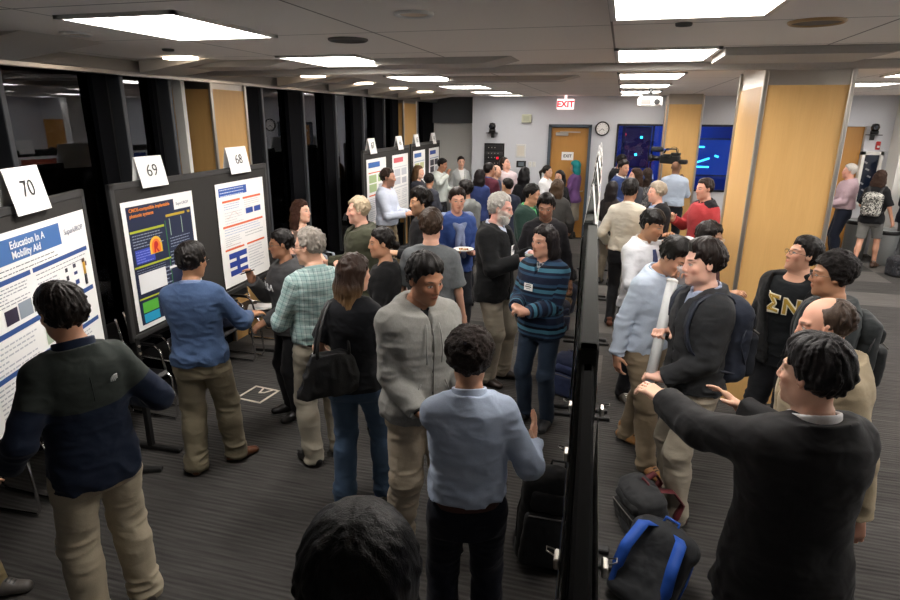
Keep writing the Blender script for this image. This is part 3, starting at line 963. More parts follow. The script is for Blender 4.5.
        if pm:
            setattr_vec(pm, 'gp', PV); link(pants.get('name', 'trousers'), pm, cloth_mat(pants['c'], pants.get('pat'), pants.get('c2'), pants.get('rough', .85), pants.get('bw', .5), c3=pants.get('c3')), root)
    if belt:
        mb = MB(); n = 40
        for (z0, z1) in ((.958, .996),):
            vs = []; fs = []
            for k in range(n):
                t = 2 * PI * k / n; cx, sx = math.cos(t), math.sin(t)
                e = 2 / 2.3; px = abs(cx) ** e * (1 if cx > 0 else -1); py = abs(sx) ** e * (1 if sx > 0 else -1)
                aa = (B['a'][2] * g + .013); bb = (B['b'][2] * g + .013)
                for (ro, z) in ((0, z0), (.004, z0), (.004, z1), (0, z1)):
                    vs.append((px * (aa + ro), py * (bb + ro) - .012, z))
            for k in range(n):
                k2 = (k + 1) % n
                for j in range(4): fs.append((k * 4 + j, k2 * 4 + j, k2 * 4 + (j + 1) % 4, k * 4 + (j + 1) % 4))
            mb.add(vs, fs, 0, False)
        be = mb.build('belt', plain('belt_' + belt, belt, .45), root)
        bk = MB().box((0, B['b'][2] * g + .004, .977), (.042, .010, .034), bev=.003).build('buckle', plain('buckle_metal', '#9a9a98', .25, 1.0), be)
    if shoes:
        for sd in (1, -1):
            Fz = rot('z', fa[sd]); an = An[sd]; up = an[2] - .085
            tp = lambda q: A3((an[0], an[1], up)) + Fz @ A3(q)
            sv = Vol(A3((an[0], an[1], up)) - A3((.24, .24, .02)), A3((an[0], an[1], up)) + A3((.24, .24, .16)), min(res, .007))
            ln = shoes.get('len', 1.0)
            sv.cone(tp((0, -.045, .038)), tp((0, .06 * ln, .042)), .038, .043, k=0, side=Fz @ A3((1, 0, 0)), ex=.98, ey=1.0)
            sv.cone(tp((0, .05 * ln, .036)), tp((0.004 * sd, .150 * ln, .024)), .046, .036, k=.02, side=Fz @ A3((1, 0, 0)), ex=1.08, ey=.85)
            sv.cone(tp((0, -.01, .05)), tp((0, -.016, .095 if not shoes.get('boot') else .13)), .044, .046, k=.02)
            sv.op(sv.lo, sv.lo + sv.n * sv.res, lambda X, Y, Z: np.broadcast_to((up + .002) - Z, np.broadcast(X, Y, Z).shape), 0, 'i', 0)
            sm, SV = sv.mesh('shoe', 1)
            if sm:
                lpz = (SV - A3((an[0], an[1], up))) @ Fz; setattr_vec(sm, 'gp', lpz)
                link('shoe', sm, shoe_mat(shoes['c'], shoes.get('sole', '#191817'), shoes.get('rough', .45), shoes.get('lace')), root)
    if glasses:
        mb = MB()
        for x in (-1, 1):
            P = [hl((x * (.032 + .022 * math.cos(t)), .104, .0015 + .0155 * math.sin(t))) for t in np.linspace(0, 2 * PI, 18, endpoint=False)]
            mb.tube(P, .0016, 6, closed=True)
            mb.tube([hl((x * .053, .103, .006)), hl((x * .076, .07, .008)), hl((x * .085, -.012, .006)), hl((x * .086, -.026, -.010))], .0016, 6)
        mb.tube([hl((-.011, .106, .004)), hl((0, .111, .006)), hl((.011, .106, .004))], .0016, 6)
        mb.build('glasses', plain('glasses_' + glasses, glasses, .3), root)
    root['_'] = 0; del root['_']
    info = dict(root=root, s=s, yaw=yaw, pos=(X0, Y0), El=El, Wr=Wr, Sh=Sh, T=T, O=O, hl=hl, HR=HR, grips=grips, tw=tw, hc=hc, An=An, res=res, B=B, g=g)
    if extra: extra(info)
    return info

def shoe_mat(c, sole, rough, lace=None):
    key = ('shoe', c, sole, rough, lace)
    if key in _mc: return _mc[key]
    t = NT('shoe_' + c.strip('#')); gp = t.attr('gp'); x, y, z = t.sep(gp)
    cc = hexc(c); n = t.noise(t.coord(), 40, 3)
    col = t.mix(n, tuple(k * .8 for k in cc), tuple(min(1, k * 1.2) for k in cc))
    if lace:
        m = t.math('MULTIPLY', t.math('LESS_THAN', t.math('ABSOLUTE', x), .018), t.math('MULTIPLY', t.math('GREATER_THAN', t.math('FRACT', t.math('MULTIPLY', y, 55.0)), .55), t.math('MULTIPLY', t.math('GREATER_THAN', y, .03), t.math('LESS_THAN', y, .115))))
        m = t.math('MULTIPLY', m, t.math('GREATER_THAN', z, .05))
        col = t.mix(m, col, hexc(lace))
    col = t.mix(t.math('LESS_THAN', z, .020), col, hexc(sole))
    t.bsdf(col, rough, 0, .5, t.bump(n, .15, .004))
    _mc[key] = t.m
    return t.m

def to_world(info, p):
    """figure-local (1.75 m space) -> world"""
    s = info['s']; c, si = math.cos(info['yaw']), math.sin(info['yaw'])
    x, y, z = A3(p) * s
    return Vector((info['pos'][0] + x * c - y * si, info['pos'][1] + x * si + y * c, z))
def to_world_dir(info, d):
    c, si = math.cos(info['yaw']), math.sin(info['yaw'])
    return Vector((d[0] * c - d[1] * si, d[0] * si + d[1] * c, d[2]))

# ------------------------------------------------------------------ camera
CAMH = 2.5; F = 600.0; HZ = 118.0; VX = 622.0
PITCH = math.atan((300 - HZ) / F); ROLL = math.radians(.4)
YAW = math.atan((VX - 450) / (F / math.cos(PITCH)))
def cam_dir(u, v, f):
    u, v = u * math.cos(ROLL) - v * math.sin(ROLL), u * math.sin(ROLL) + v * math.cos(ROLL)
    fw = f * math.cos(PITCH) + v * math.sin(PITCH); up = -f * math.sin(PITCH) + v * math.cos(PITCH)
    return Vector((u * math.cos(YAW) - fw * math.sin(YAW), u * math.sin(YAW) + fw * math.cos(YAW), up))
def at(px, py, z):
    """the point at height z seen at this place of the photograph (used to measure the room)"""
    d = cam_dir(px - 450, 300 - py, F); t = (z - CAMH) / d.z
    return Vector((d.x * t, d.y * t, z))
def hd(px, py, H):
    p = at(px, py, H); return (p.x, p.y)
cam = bpy.data.cameras.new('camera'); cam.sensor_width = 36; cam.lens = 36 * F / 900; cam.clip_start = .05
camo = bpy.data.objects.new('camera', cam); C.objects.link(camo); SC.camera = camo
ex, ey, ez = cam_dir(1, 0, 0), cam_dir(0, 1, 0), -cam_dir(0, 0, 1)
camo.matrix_world = Matrix(((ex.x, ey.x, ez.x, 0), (ex.y, ey.y, ez.y, 0), (ex.z, ey.z, ez.z, CAMH), (0, 0, 0, 1)))
SC.view_settings.view_transform = 'Standard'; SC.view_settings.look = 'None'; SC.view_settings.gamma = 1; SC.view_settings.exposure = EXPO
w = bpy.data.worlds.new('night'); SC.world = w; w.use_nodes = True
w.node_tree.nodes['Background'].inputs[0].default_value = (.0020, .0022, .003, 1); w.node_tree.nodes['Background'].inputs[1].default_value = 1

def S(o): o['kind'] = 'structure'; return o
HC = 2.95; BY = 13.3
# ------------------------------------------------------------------ materials of the room
def carpet():
    t = NT('striped_carpet'); ob = t.coord(); x, y, z = t.sep(ob)
    n1 = t.noise(t.mapping(ob, (2.2, 42, 1)), 1.0, 3, .6, .15)
    wv = t.math('SINE', t.math('ADD', t.math('MULTIPLY', y, 2 * PI / .036), t.math('MULTIPLY', t.noise(ob, 1.2, 2), 5.0)))
    fine = t.noise(ob, 240, 2, .7)
    lum = t.math('ADD', t.math('MULTIPLY', wv, .17), t.math('MULTIPLY', t.math('SUBTRACT', n1, .5), 2.2))
    lum = t.math('ADD', lum, t.math('MULTIPLY', t.math('SUBTRACT', fine, .5), 1.0))
    # pale carpet tiles laid in a few courses
    br = t.node('ShaderNodeTexWhiteNoise', noise_dimensions='2D')
    cell = t.comb(t.math('FLOOR', t.math('DIVIDE', x, 1.1)), t.math('FLOOR', t.math('DIVIDE', t.math('ADD', y, .35), .75)), 0)
    t.l.new(cell, br.inputs['Vector'])
    pale = t.math('MULTIPLY', t.math('GREATER_THAN', br.outputs[0], .66), t.math('GREATER_THAN', y, 5.0))
    base = t.mix(pale, hexc('#252322'), hexc('#55524e'))
    col = t.mix(t.math('ADD', .5, t.math('MULTIPLY', lum, .5), clamp=True), t.mix(.62, base, (.004, .004, .004)), t.mix(.14, base, (.6, .58, .55)))
    t.bsdf(col, .95, 0, .15, t.bump(t.math('ADD', wv, t.math('MULTIPLY', fine, 1.5)), .35, .004))
    return t.m
def ceil_mat():
    t = NT('ceiling_tiles'); ob = t.coord(); x, y, z = t.sep(ob)
    def line(v, per, off, wd):
        f = t.math('FRACT', t.math('ADD', t.math('DIVIDE', t.math('SUBTRACT', v, off), per), 20.0))
        return t.math('LESS_THAN', f, wd / per)
    g = t.math('MAXIMUM', line(x, 1.28, -.10, .012), line(y, 1.07, 3.36, .012))
    n = t.noise(ob, 60, 4, .7)
    c = t.mix(n, hexc('#e6e1db'), hexc('#efeae4'))
    c = t.mix(g, c, hexc('#8a8682'))
    t.bsdf(c, .95, 0, .1, t.bump(n, .1, .003)); return t.m
def wood(name, c1, c2, sc=1.0, rough=.38):
    t = NT(name); ob = t.coord()
    n = t.noise(t.mapping(ob, (7 * sc, 7 * sc, .9 * sc)), 2.0, 5, .6, .8); n2 = t.noise(t.mapping(ob, (60, 60, 2)), 2.0, 2, .5)
    c = t.mix(n, hexc(c1), hexc(c2)); c = t.mix(t.math('MULTIPLY', n2, .22), c, tuple(k * .6 for k in hexc(c1)))
    t.bsdf(c, rough, 0, .4); return t.m
def paint(name, c, rough=.8): return plain(name, c, rough, bscale=25, var=.02)
M_carpet = carpet(); M_ceil = ceil_mat(); M_wood = wood('maple_veneer', '#d3a463', '#e2b878'); M_door = wood('door_veneer', '#b8823f', '#c99650')
M_steel = plain('brushed_steel', '#b9b4ac', .32, .9, bscale=120); M_wall = paint('wall_grey_white', '#d3d6dc'); M_white = paint('off_white', '#e2e2dd'); M_band = paint('slate_band', '#5c6064')
M_black = plain('black_frame', '#101112', .5); M_mull = plain('mullion_grey', '#4a4d52', .45, .3); M_dark = plain('dark_cladding', '#090a0e', .9, spec=.12); M_navy = paint('navy_wall', '#16264e')
M_trim = plain('header_grey', '#8d8984', .6); M_blk = plain('black_plastic', '#121212', .4); M_wplast = plain('white_plastic', '#d9d9d6', .4); M_chrome = plain('chrome', '#d2d2d2', .12, 1.0)
M_paper = plain('paper', '#f2f2f0', .7, var=.01); M_ink = plain('black_ink', '#1b1b1d', .6)
def glass_mat(name='dark_glass', f=1.9, tint=(.75, .8, .85)):
    t = NT(name)
    fr = t.node('ShaderNodeFresnel'); fr.inputs[0].default_value = f
    tr = t.node('ShaderNodeBsdfTransparent'); t.val(tint, tr.inputs[0])
    gl = t.node('ShaderNodeBsdfGlossy'); gl.inputs['Roughness'].default_value = .015; t.val((.9, .93, 1.0), gl.inputs[0])
    mx = t.node('ShaderNodeMixShader'); t.l.new(fr.outputs[0], mx.inputs[0]); t.l.new(tr.outputs[0], mx.inputs[1]); t.l.new(gl.outputs[0], mx.inputs[2])
    t.l.new(mx.outputs[0], t.out.inputs[0]); return t.m
M_glass = glass_mat()
def text(s, size, loc, M, mat, parent, name='lettering', align='CENTER', ext=.0006, bold=0, shear=0):
    if not s: return None
    cu = bpy.data.curves.new(name, 'FONT'); cu.body = s; cu.size = size; cu.align_x = align; cu.align_y = 'CENTER'; cu.extrude = ext; cu.offset = bold; cu.resolution_u = 3; cu.shear = shear
    tmp = bpy.data.objects.new(name + '_tmp', cu)
    me = bpy.data.meshes.new_from_object(tmp); me.name = name
    bpy.data.objects.remove(tmp); bpy.data.curves.remove(cu)
    me.materials.clear()
    return link(name, me, mat, parent, loc, M.to_euler() if isinstance(M, Matrix) else M)
UP = Matrix(((1, 0, 0), (0, 0, -1), (0, 1, 0)))       # text reading along +x, up +z, seen from -y

# ------------------------------------------------------------------ shell
S(MB().box((.6, 6.0, -.05), (11.5, 17.2, .1)).build('floor', M_carpet))
S(MB().box((.6, 6.0, HC + .05), (11.5, 17.2, .1)).build('ceiling', M_ceil))
# window wall: header, sill, columns, mullions
WX = -4.12
hd_ = MB()
hd_.box((WX - .35, 5.7, HC - .045), (.8, 16.4, .09), 0)
hd_.box((WX - .02, 5.7, HC - .105), (.10, 16.4, .03), 1); hd_.box((WX - .06, 5.7, HC - .075), (.12, 16.4, .03), 0)
S(hd_.build('trim_1', [M_trim, M_steel]))
S(MB().box((WX - .25, 5.7, .21), (.42, 16.4, .42)).box((WX - .25, 5.7, .435), (.46, 16.4, .03)).build('wall_left', M_dark))
S(MB().box((-4.9, 5.7, 1.5), (.06, 17, 3.0)).build('wall_outside', plain('night_backdrop_wall', '#08080a', .9)))
mull_y = [.9, 2.2, 3.45, 4.56, 5.16, 6.70, 7.70, 8.68, 9.72, 10.68, 12.62]
for i, y in enumerate(mull_y):
    dx = .06 if y > 6 else 0
    S(MB().box((WX - .16 + dx, y, 1.66), (.14 - dx, .045, 2.46), 0, bev=.006).box((WX - .24 + dx, y, 1.66), (.05, .10, 2.46), 1).build('trim_%d' % (i + 2), [M_mull, M_black]))
edges = [-2.4] + mull_y[:5] + [5.4]
def winstrip(n, y0, y1, pan):
    dx = .12 if y0 > 6 else 0
    o = MB().box((WX - .27 + dx, (y0 + y1) / 2, 1.66), (.012, y1 - y0, 2.44)).build('window_%d' % n, M_glass); S(o)
    if pan:
        a = y0 + (y1 - y0) * pan
        S(MB().box((WX - .225 + dx, (a + y1) / 2 - .02, 1.66), (.05, y1 - a - .06, 2.44), bev=.01).box((WX - .215 + dx, a + .02, 1.66), (.05, .03, 2.44)).build('trim_%d' % (n + 30), M_dark))
k = 1
for y0, y1, pan in [(-2.4, .9, .8), (.9, 2.2, .7), (2.2, 3.45, .55), (3.45, 4.56, .80), (4.56, 5.16, .78), (6.25, 6.70, .1), (6.70, 7.70, .60), (7.70, 8.68, .62), (8.68, 9.72, .60), (9.72, 10.68, .5), (10.68, 11.5, .5), (12.3, 13.9, .4)]:
    winstrip(k, y0, y1, pan); k += 1
S(MB().box((WX - .12, 5.31, 1.5), (.10, .05, 2.86)).box((WX - .14, 5.36, 1.5), (.06, .03, 2.86)).build('trim_60', M_white))
def column(n, x0, x1, y0, y1, ztop=HC - .02, cap=.16):
    b = MB(); t = .035
    b.box(((x0 + x1) / 2, (y0 + y1) / 2, (ztop - cap) / 2), (x1 - x0 - .006, y1 - y0 - .006, ztop - cap), 0)
    b.box(((x0 + x1) / 2, (y0 + y1) / 2, ztop - cap / 2 + .02), (x1 - x0 - .014, y1 - y0 - .014, cap + .04), 1)
    for x in (x0, x1):
        for y in (y0, y1): b.box((x, y, ztop / 2), (t, t, ztop), 1, bev=.006)
    return S(b.build('wall_column_%s' % n, [M_wood, M_steel]))
column('left', WX - .5, WX, 5.64, 6.24); column('farleft', WX - .5, WX, 11.5, 12.3); column('right', 1.08, 1.70, 5.62, 6.75); column('back', .78, 1.38, 12.3, 12.95)
# back wall with door opening (x -1.5..-.5) and picture windows
mb = MB()
def wallseg(b, x0, x1, z0, z1, y=BY, th=.14, mi=0): b.box(((x0 + x1) / 2, y + th / 2, (z0 + z1) / 2), (x1 - x0, th, z1 - z0), mi)
wallseg(mb, -3.03, -1.50, 0, HC); wallseg(mb, -1.50, -.62, 2.36, HC); wallseg(mb, -.62, -.09, 0, HC); wallseg(mb, -.09, 2.7, 2.39, HC); wallseg(mb, -.09, 2.7, 0, 1.12); wallseg(mb, 2.7, 3.78, 0, HC); wallseg(mb, 3.78, 4.40, 2.40, HC); wallseg(mb, 4.40, 6.3, 0, HC)
mb.box((-3.10, BY + .3, HC / 2), (.14, .6, HC), 0)
S(mb.build('wall_back', M_wall))
S(MB().box((-3.75, BY + .55, 1.2), (1.3, .1, 2.4), 0).box((-3.75, BY + .50, 2.67), (1.3, .2, .56), 1).build('wall_alcove', [M_white, M_band]))
S(MB().box((-3.75, BY + .44, .05), (1.3, .02, .1)).box((-2.2, BY - .01, .05), (1.5, .02, .1)).build('baseboard_back', M_black))
S(MB().box((6.3, 6, HC / 2), (.12, 17, HC)).build('wall_right', M_wall))
S(MB().box((.6, -2.5, HC / 2), (11.5, .1, HC)).build('wall_front', M_wall))
# timber panels low in the right part, entry door, white pier
S(MB().box((4.09, BY + .1, 1.2), (.60, .05, 2.4)).box((4.09, BY + .06, 2.42), (.70, .05, .05), 1).box((3.77, BY + .06, 1.2), (.05, .05, 2.4), 1).build('door_2', [M_door, M_steel]))
S(MB().box((4.93, BY - .25, HC / 2), (.20, .5, HC)).build('wall_pier', M_white))
S(MB().box((5.75, BY - .02, 1.2), (.9, .04, 2.4)).build('door_3', M_door))
# exit door at the back
dr = S(MB().box((-1.06, BY + .05, 1.16), (.86, .05, 2.32), bev=.003).build('door_1', M_door))
MB().box((-1.47, BY + .0, 1.19), (.06, .12, 2.38)).box((-.64, BY, 1.19), (.06, .12, 2.38)).box((-1.055, BY, 2.36), (.89, .12, .06)).build('door_frame', plain('slate_frame', '#4b5661', .5), dr)
MB().box((-1.22, BY + .0, 2.19), (.26, .06, .07), bev=.01).box((-1.05, BY - .02, 2.235), (.42, .02, .02)).build('door_closer', M_steel, dr)
MB().tube([(-.72, BY - .0, 1.02), (-.72, BY - .07, 1.02), (-.84, BY - .07, 1.02)], .011).build('door_handle', M_steel, dr)
pl = MB().box((-1.08, BY + .02, 1.74), (.25, .006, .17)).build('paper_sign', M_paper)
tag(pl, 'small white paper sign with dark capitals taped on the timber exit door', 'sign')
text('EXIT', .085, (-1.08, BY + .014, 1.74), UP, M_ink, pl, 'sign_text', bold=.002)

# blue lit gallery behind the picture windows
M_blue = NT('blue_gallery_wall'); M_blue.bsdf(hexc('#23478a'), .6); M_blue = M_blue.m
g = MB(); g.box((1.3, BY + 2.4, 1.6), (3.6, .1, 3.0)).box((-.45, BY + 1.3, 1.6), (.1, 2.2, 3.0)).box((3.05, BY + 1.3, 1.6), (.1, 2.2, 3.0)).box((1.3, BY + 1.3, 2.98), (3.6, 2.2, .05)).box((1.3, BY + 1.3, .05), (3.6, 2.2, .1))
S(g.build('wall_gallery', M_blue))
S(MB().box((.05, BY + .1, 1.76), (.05, .08, 1.28)).box((.62, BY + .12, 1.76), (.04, .02, 1.28), 1).build('trim_70', [M_navy, plain('dark_tint', '#10131c', .3)]))
S(MB().box((1.30, BY + .05, 1.755), (2.78, .012, 1.27)).build('window_20', glass_mat('gallery_glass', 1.5, (.8, .85, 1.0))))
wf = MB()
for (x0, x1, z0, z1) in ((-.10, 2.7, 2.37, 2.41), (-.10, 2.7, 1.10, 1.14), (-.11, -.07, 1.1, 2.4), (2.68, 2.72, 1.1, 2.4)): wf.box(((x0 + x1) / 2, BY - .01, (z0 + z1) / 2), (x1 - x0, .05, z1 - z0))
S(wf.build('trim_71', M_black))
ld = bpy.data.lights.new('gallery_lamp', 'AREA'); ld.energy = 22; ld.size = 1.2; ld.color = (.22, .45, 1.0)
lo_ = bpy.data.objects.new('gallery_lamp', ld); C.objects.link(lo_); lo_.location = (1.2, BY + 1.2, 2.9)
neon = emis('cyan_tube_light', '#3fd0ff', 2.2); screen = emis('blue_screen', '#12337e', .7); dkscr = emis('violet_screen', '#2a2148', .35)
def screenbox(lbl, x, y, z, sx, sz, m, cat='screen'):
    o = MB().box((x, y, z), (sx, .05, sz), bev=.01).build('display_screen', M_blk); tag(o, lbl, cat)
    MB().box((x, y - .028, z), (sx - .06, .006, sz - .06)).build('picture', m, o)
screenbox('large blue glowing display behind the back wall window left of the column', .32, BY + 1.2, 1.9, .62, .9, dkscr)
screenbox('wide blue display glowing behind the window right of the timber column', 1.85, BY + 1.1, 1.72, .9, .8, screen)
for lbl, x, z, sx, tilt in (('long pale cyan light tube low behind the right window', 1.72, 1.52, .30, 0), ('short slanting cyan light tube above the long one', 1.74, 1.66, .26, -.35), ('small cyan light tube high on the right window', 1.66, 1.94, .15, 0), ('upright cyan light stick behind the left window', .33, 1.75, .02, 1.3), ('cyan spot lamp high behind the left window', .42, 2.12, .05, 0), ('tiny red lamp high behind the left window', .06, 2.18, .04, 0), ('pale cyan lamp beside the right window edge', 2.0, 1.75, .08, .3)):
    M_ = Matrix.Rotation(tilt, 3, 'Y')
    o = MB().cyl((x, BY + 1.0, z), .018 if sx > .06 else .025, max(sx, .05), 12, 0, None, M_ @ Matrix.Rotation(PI / 2, 3, 'Y')).build('tube_light', neon if 'red' not in lbl else emis('red_lamp', '#ff4030', 3)); tag(o, lbl, 'light')

# ------------------------------------------------------------------ lamps in the ceiling
M_diff = emis('lamp_diffuser', '#fef7f0', LAMP)
M_diff2 = emis('lamp_diffuser_dimmed', '#fef7f0', LAMP * .3)
M_lframe = plain('lamp_frame', '#c9c7c2', .4)
col_x = (-2.29, .24, 2.86, 5.2); rows = [(-.9, -.05), (2.50, 3.32), (4.45, 5.28), (6.70, 7.55), (8.78, 9.55), (10.75, 11.4), (12.25, 12.75)]
cn = ('left', 'middle', 'right', 'far right'); rn = ('behind the camera', 'nearest', 'second', 'third', 'fourth', 'fifth', 'last')
for ci, x in enumerate(col_x):
    for ri, (y0, y1) in enumerate(rows):
        if ri == 0 : continue
        if ri == 0 and ci > 1: continue
        lp = empty('ceiling_light', (x, (y0 + y1) / 2, HC), 0, '%s square ceiling light of the %s row of lamps' % (rn[ri], cn[ci]), 'ceiling light', 'recessed ceiling lights')
        if ci == 1 and ri == 1: lp.location.y -= .22
        hx, hy = .31, (y1 - y0) / 2
        fr = MB()
        for sx in (-1, 1): fr.box((sx * (hx + .012), 0, -.006), (.026, 2 * hy + .05, .022)); fr.box((0, sx * (hy + .012), -.006), (2 * hx + .05, .026, .022))
        fr.build('frame', M_lframe, lp)
        MB().box((0, 0, -.004), (2 * hx, 2 * hy, .006)).build('diffuser', M_diff if ri < 6 else M_diff2, lp)
# cross beam and the shallow baffle strips beside the second row of lamps
S(MB().box((.9, 5.60, HC - .03), (10.4, .09, .07), bev=.01).build('trim_80', plain('beam_pale', '#b3aea7', .6)))
M_baf = plain('baffle_grey', '#b0aba5', .8)
n = 81
for (x0, x1, y0, y1) in ((-1.95, -.85, 4.78, 5.2), (.60, 1.75, 4.50, 5.15), (-3.9, -2.62, 4.70, 5.1), (-3.95, -3.1, 6.95, 7.4), (-1.95, -.5, 6.95, 7.3)):
    S(MB().prism([(x0, 0), (x1, 0), (x1 - .22, -.05), (x0, -.05)], y0, y1, 0, None, (0, 0, HC - .001)).build('trim_%d' % n, M_baf)); n += 1
# sloping light scoops along the window header
M_scoop = plain('scoop_white', '#cfc9c0', .6)
for i, y in enumerate((2.9, 4.55, 6.75, 8.1, 9.5, 10.9, 12.2)):
    o = MB().add([(-4.0, y, HC - .10), (-3.25, y - .05, HC + .001), (-3.25, y + .55, HC + .001), (-4.0, y + .5, HC - .10), (-4.0, y, HC + .001), (-4.0, y + .5, HC + .001)], [(0, 1, 2, 3), (0, 4, 1), (3, 2, 5), (0, 3, 5, 4), (1, 4, 5, 2)]).build('light_scoop', M_scoop)
    tag(o, 'pale sloping ceiling scoop by the windows, %s from the camera' % ('nearest', 'second', 'third', 'fourth', 'fifth', 'sixth', 'farthest')[i], 'ceiling fitting', 'ceiling scoops along the windows')
M_cove = emis('cove_lamp', '#ffe9cf', 7.0)
for i, y in enumerate((4.35, 6.55, 7.95, 9.35, 10.7)):
    o = MB().box((-3.42, y, HC - .012), (.26, .10, .016), bev=.004).build('cove_light', M_cove)
    tag(o, 'small strip light by the window header, %s from the camera' % ('nearest', 'second', 'third', 'fourth', 'farthest')[i], 'light', 'strip lights by the windows')
def disc(lbl, x, y, r, m1, m2, cat='downlight', name='downlight', depth=.02, inner=.72):
    o = MB().lathe([(r, 0), (r, -.008), (r * .92, -.014), (r * inner, -.006), (r * inner, .0)], (x, y, HC), 28).build(name, m1); tag(o, lbl, cat)
    MB().cyl((x, y, HC - .003), r * inner, .006, 24).build('lens', m2, o)
M_dim = plain('dim_reflector', '#b89f7c', .3, .6); M_gr = plain('speaker_grille', '#5f5c59', .7)
disc('round downlight with warm reflector in the ceiling, left of the big lamp', *at(76, 33, HC).xy, .085, M_wplast, M_dim)
disc('round downlight with pale ring near the top middle of the ceiling', *at(414, 13, HC).xy, .09, M_wplast, M_dim)
disc('round grey ceiling speaker between the two left lamps', *at(348, 39, HC).xy, .12, M_gr, plain('grille_dark', '#3f3d3b', .8), 'speaker', 'ceiling_speaker', inner=.85)
disc('large brass ringed ceiling speaker above the big timber column', *at(817, 21, HC).xy, .125, plain('brass_ring', '#a98f68', .4, .5), M_gr, 'speaker', 'ceiling_speaker', inner=.85)
disc('tiny sprinkler cap behind the right hand big lamp', *at(684, 23, HC).xy, .04, M_gr, M_gr, 'sprinkler', 'sprinkler_cap')
disc('tiny sprinkler cap right of the left hand big lamp', *at(168, 49, HC).xy, .04, M_gr, M_gr, 'sprinkler', 'sprinkler_cap')

# ------------------------------------------------------------------ things on the back wall
def exit_sign(x, y, z, lbl):
    o = empty('exit_sign', (x, y, z), 0, lbl, 'exit sign')
    MB().box((0, 0, 0), (.34, .05, .20), bev=.01).box((0, 0, .13), (.05, .03, .08)).build('housing', emis('sign_face_lit', '#ffd9d4', 1.0), o)
    text('EXIT', .165, (0, -.028, -.005), UP, emis('exit_red', '#e0202a', 1.6), o, 'sign_text', bold=.006)
exit_sign(-1.14, BY - .5, 2.78, 'white exit sign with glowing red letters hung from the ceiling')
ck = empty('wall_clock', (-.40, BY - .02, 2.31), 0, 'round black rimmed wall clock between the exit door and the blue window', 'clock')
MB().lathe([(.0, -.0), (.135, 0), (.145, .01), (.145, .03), (.12, .035), (.12, .02), (0, .02)], (0, 0, 0), 36, 0, Matrix.Rotation(PI / 2, 3, 'X')).build('rim', M_blk, ck)
MB().cyl((0, -.022, 0), .119, .004, 36, axis='Y').build('dial', M_paper, ck)
for i in range(12):
    a = i * PI / 6; MB().box((math.sin(a) * .098, -.026, math.cos(a) * .098), (.006, .002, .020), 0, M=Matrix.Rotation(a, 3, 'Y')).build('hour_mark', M_ink, ck)
for nm, a, l in (('hour_hand', 2.3, .055), ('minute_hand', 4.0, .085)): MB().box((math.sin(a) * l / 2, -.028, math.cos(a) * l / 2), (.008, .002, l), 0, M=Matrix.Rotation(a, 3, 'Y')).build(nm, M_ink, ck)
bx = MB().box((-1.98, BY - .035, 2.50), (.20, .08, .17), bev=.01).build('alarm_box', plain('cream_plastic', '#c9ccb4', .5)); tag(bx, 'small cream alarm box high on the back wall', 'alarm')
MB().box((-1.98, BY - .085, 2.50), (.13, .01, .10), bev=.003).build('cover', plain('cream_cover', '#b3b79e', .4), bx)
def ptz(x, y, z, lbl, s=1.0):
    o = empty('ceiling_camera' if 0 else 'video_camera', (x, y, z), 0, lbl, 'camera')
    MB().box((0, 0, -.09 * s), (.18 * s, .16 * s, .015)).box((0, .06 * s, -.13 * s), (.05 * s, .06 * s, .08 * s)).build('bracket', M_steel if 0 else M_blk, o)
    MB().cyl((0, 0, -.055 * s), .055 * s, .05 * s, 20).build('base', M_blk, o)
    MB().lathe([(0, -.06 * s), (.045 * s, -.05 * s), (.062 * s, 0), (.045 * s, .05 * s), (0, .06 * s)], (0, 0, .02 * s), 20).build('camera_head', plain('gloss_black', '#0b0b0c', .2), o)
    MB().cyl((-.015 * s, -.06 * s, .02 * s), .03 * s, .03 * s, 18, axis='Y').build('camera_lens', plain('lens_glass', '#20242c', .05), o)
ptz(-2.70, BY - .11, 2.31, 'small black dome camera on a shelf bracket on the left back wall', 1.25)
ptz(4.50, BY - .10, 2.36, 'black dome camera on a bracket beside the right timber door', 1.2)
rk = empty('equipment_rack', (-2.66, BY - .02, 1.62), 0, 'black audio equipment rack recessed in the back wall', 'equipment rack')
MB().box((0, 0, 0), (.44, .05, .72), bev=.004).build('panel', M_blk, rk)
for i, (z, h, m) in enumerate(((.27, .10, '#202122'), (.15, .06, '#3c3d3f'), (.06, .08, '#1c1d1f'), (-.06, .10, '#26272a'), (-.20, .12, '#17181a'))):
    u = MB().box((0, -.03, z), (.38, .02, h), bev=.003).build('rack_unit', plain('rack_' + str(i), m, .35), rk)
    for q in range(3 + i % 2): MB().cyl((-.12 + q * .07, -.045, z), .010, .012, 10, axis='Y').build('knob', M_steel, u)
MB().box((.08, -.043, .05), (.05, .004, .05)).build('warning_lamp', emis('rack_red', '#b01828', 1.2), rk)
MB().box((.10, -.043, -.20), (.05, .004, .02)).build('status_lamp', emis('rack_green', '#38b060', 1.0), rk)
fp = MB().box((-2.08, BY - .01, 1.83), (.21, .02, .28), bev=.004).build('notice_frame', M_wplast); tag(fp, 'white framed notice on the back wall above the black touch panel', 'notice')
MB().box((-2.08, BY - .022, 1.83), (.15, .004, .21)).build('notice_sheet', plain('beige_sheet', '#d8d2c6', .7), fp)
tp = MB().box((-2.06, BY - .010, 1.55), (.21, .024, .14), bev=.004).build('touch_panel', M_blk); tag(tp, 'black wall touch panel under the white framed notice', 'control panel')
MB().box((-2.06, BY - .026, 1.55), (.12, .004, .08)).build('panel_screen', plain('grey_lcd', '#6f7a80', .3), tp)
for i, x in enumerate((-1.87, -1.78)):
    o = MB().box((x, BY - .008, 1.55), (.07, .016, .11), bev=.004).build('light_switch', M_wplast); tag(o, ('left' if i == 0 else 'right') + ' one of the two white wall switches beside the touch panel', 'switch')
    MB().box((x, BY - .018, 1.55), (.022, .008, .045), bev=.002).build('rocker', M_white, o)
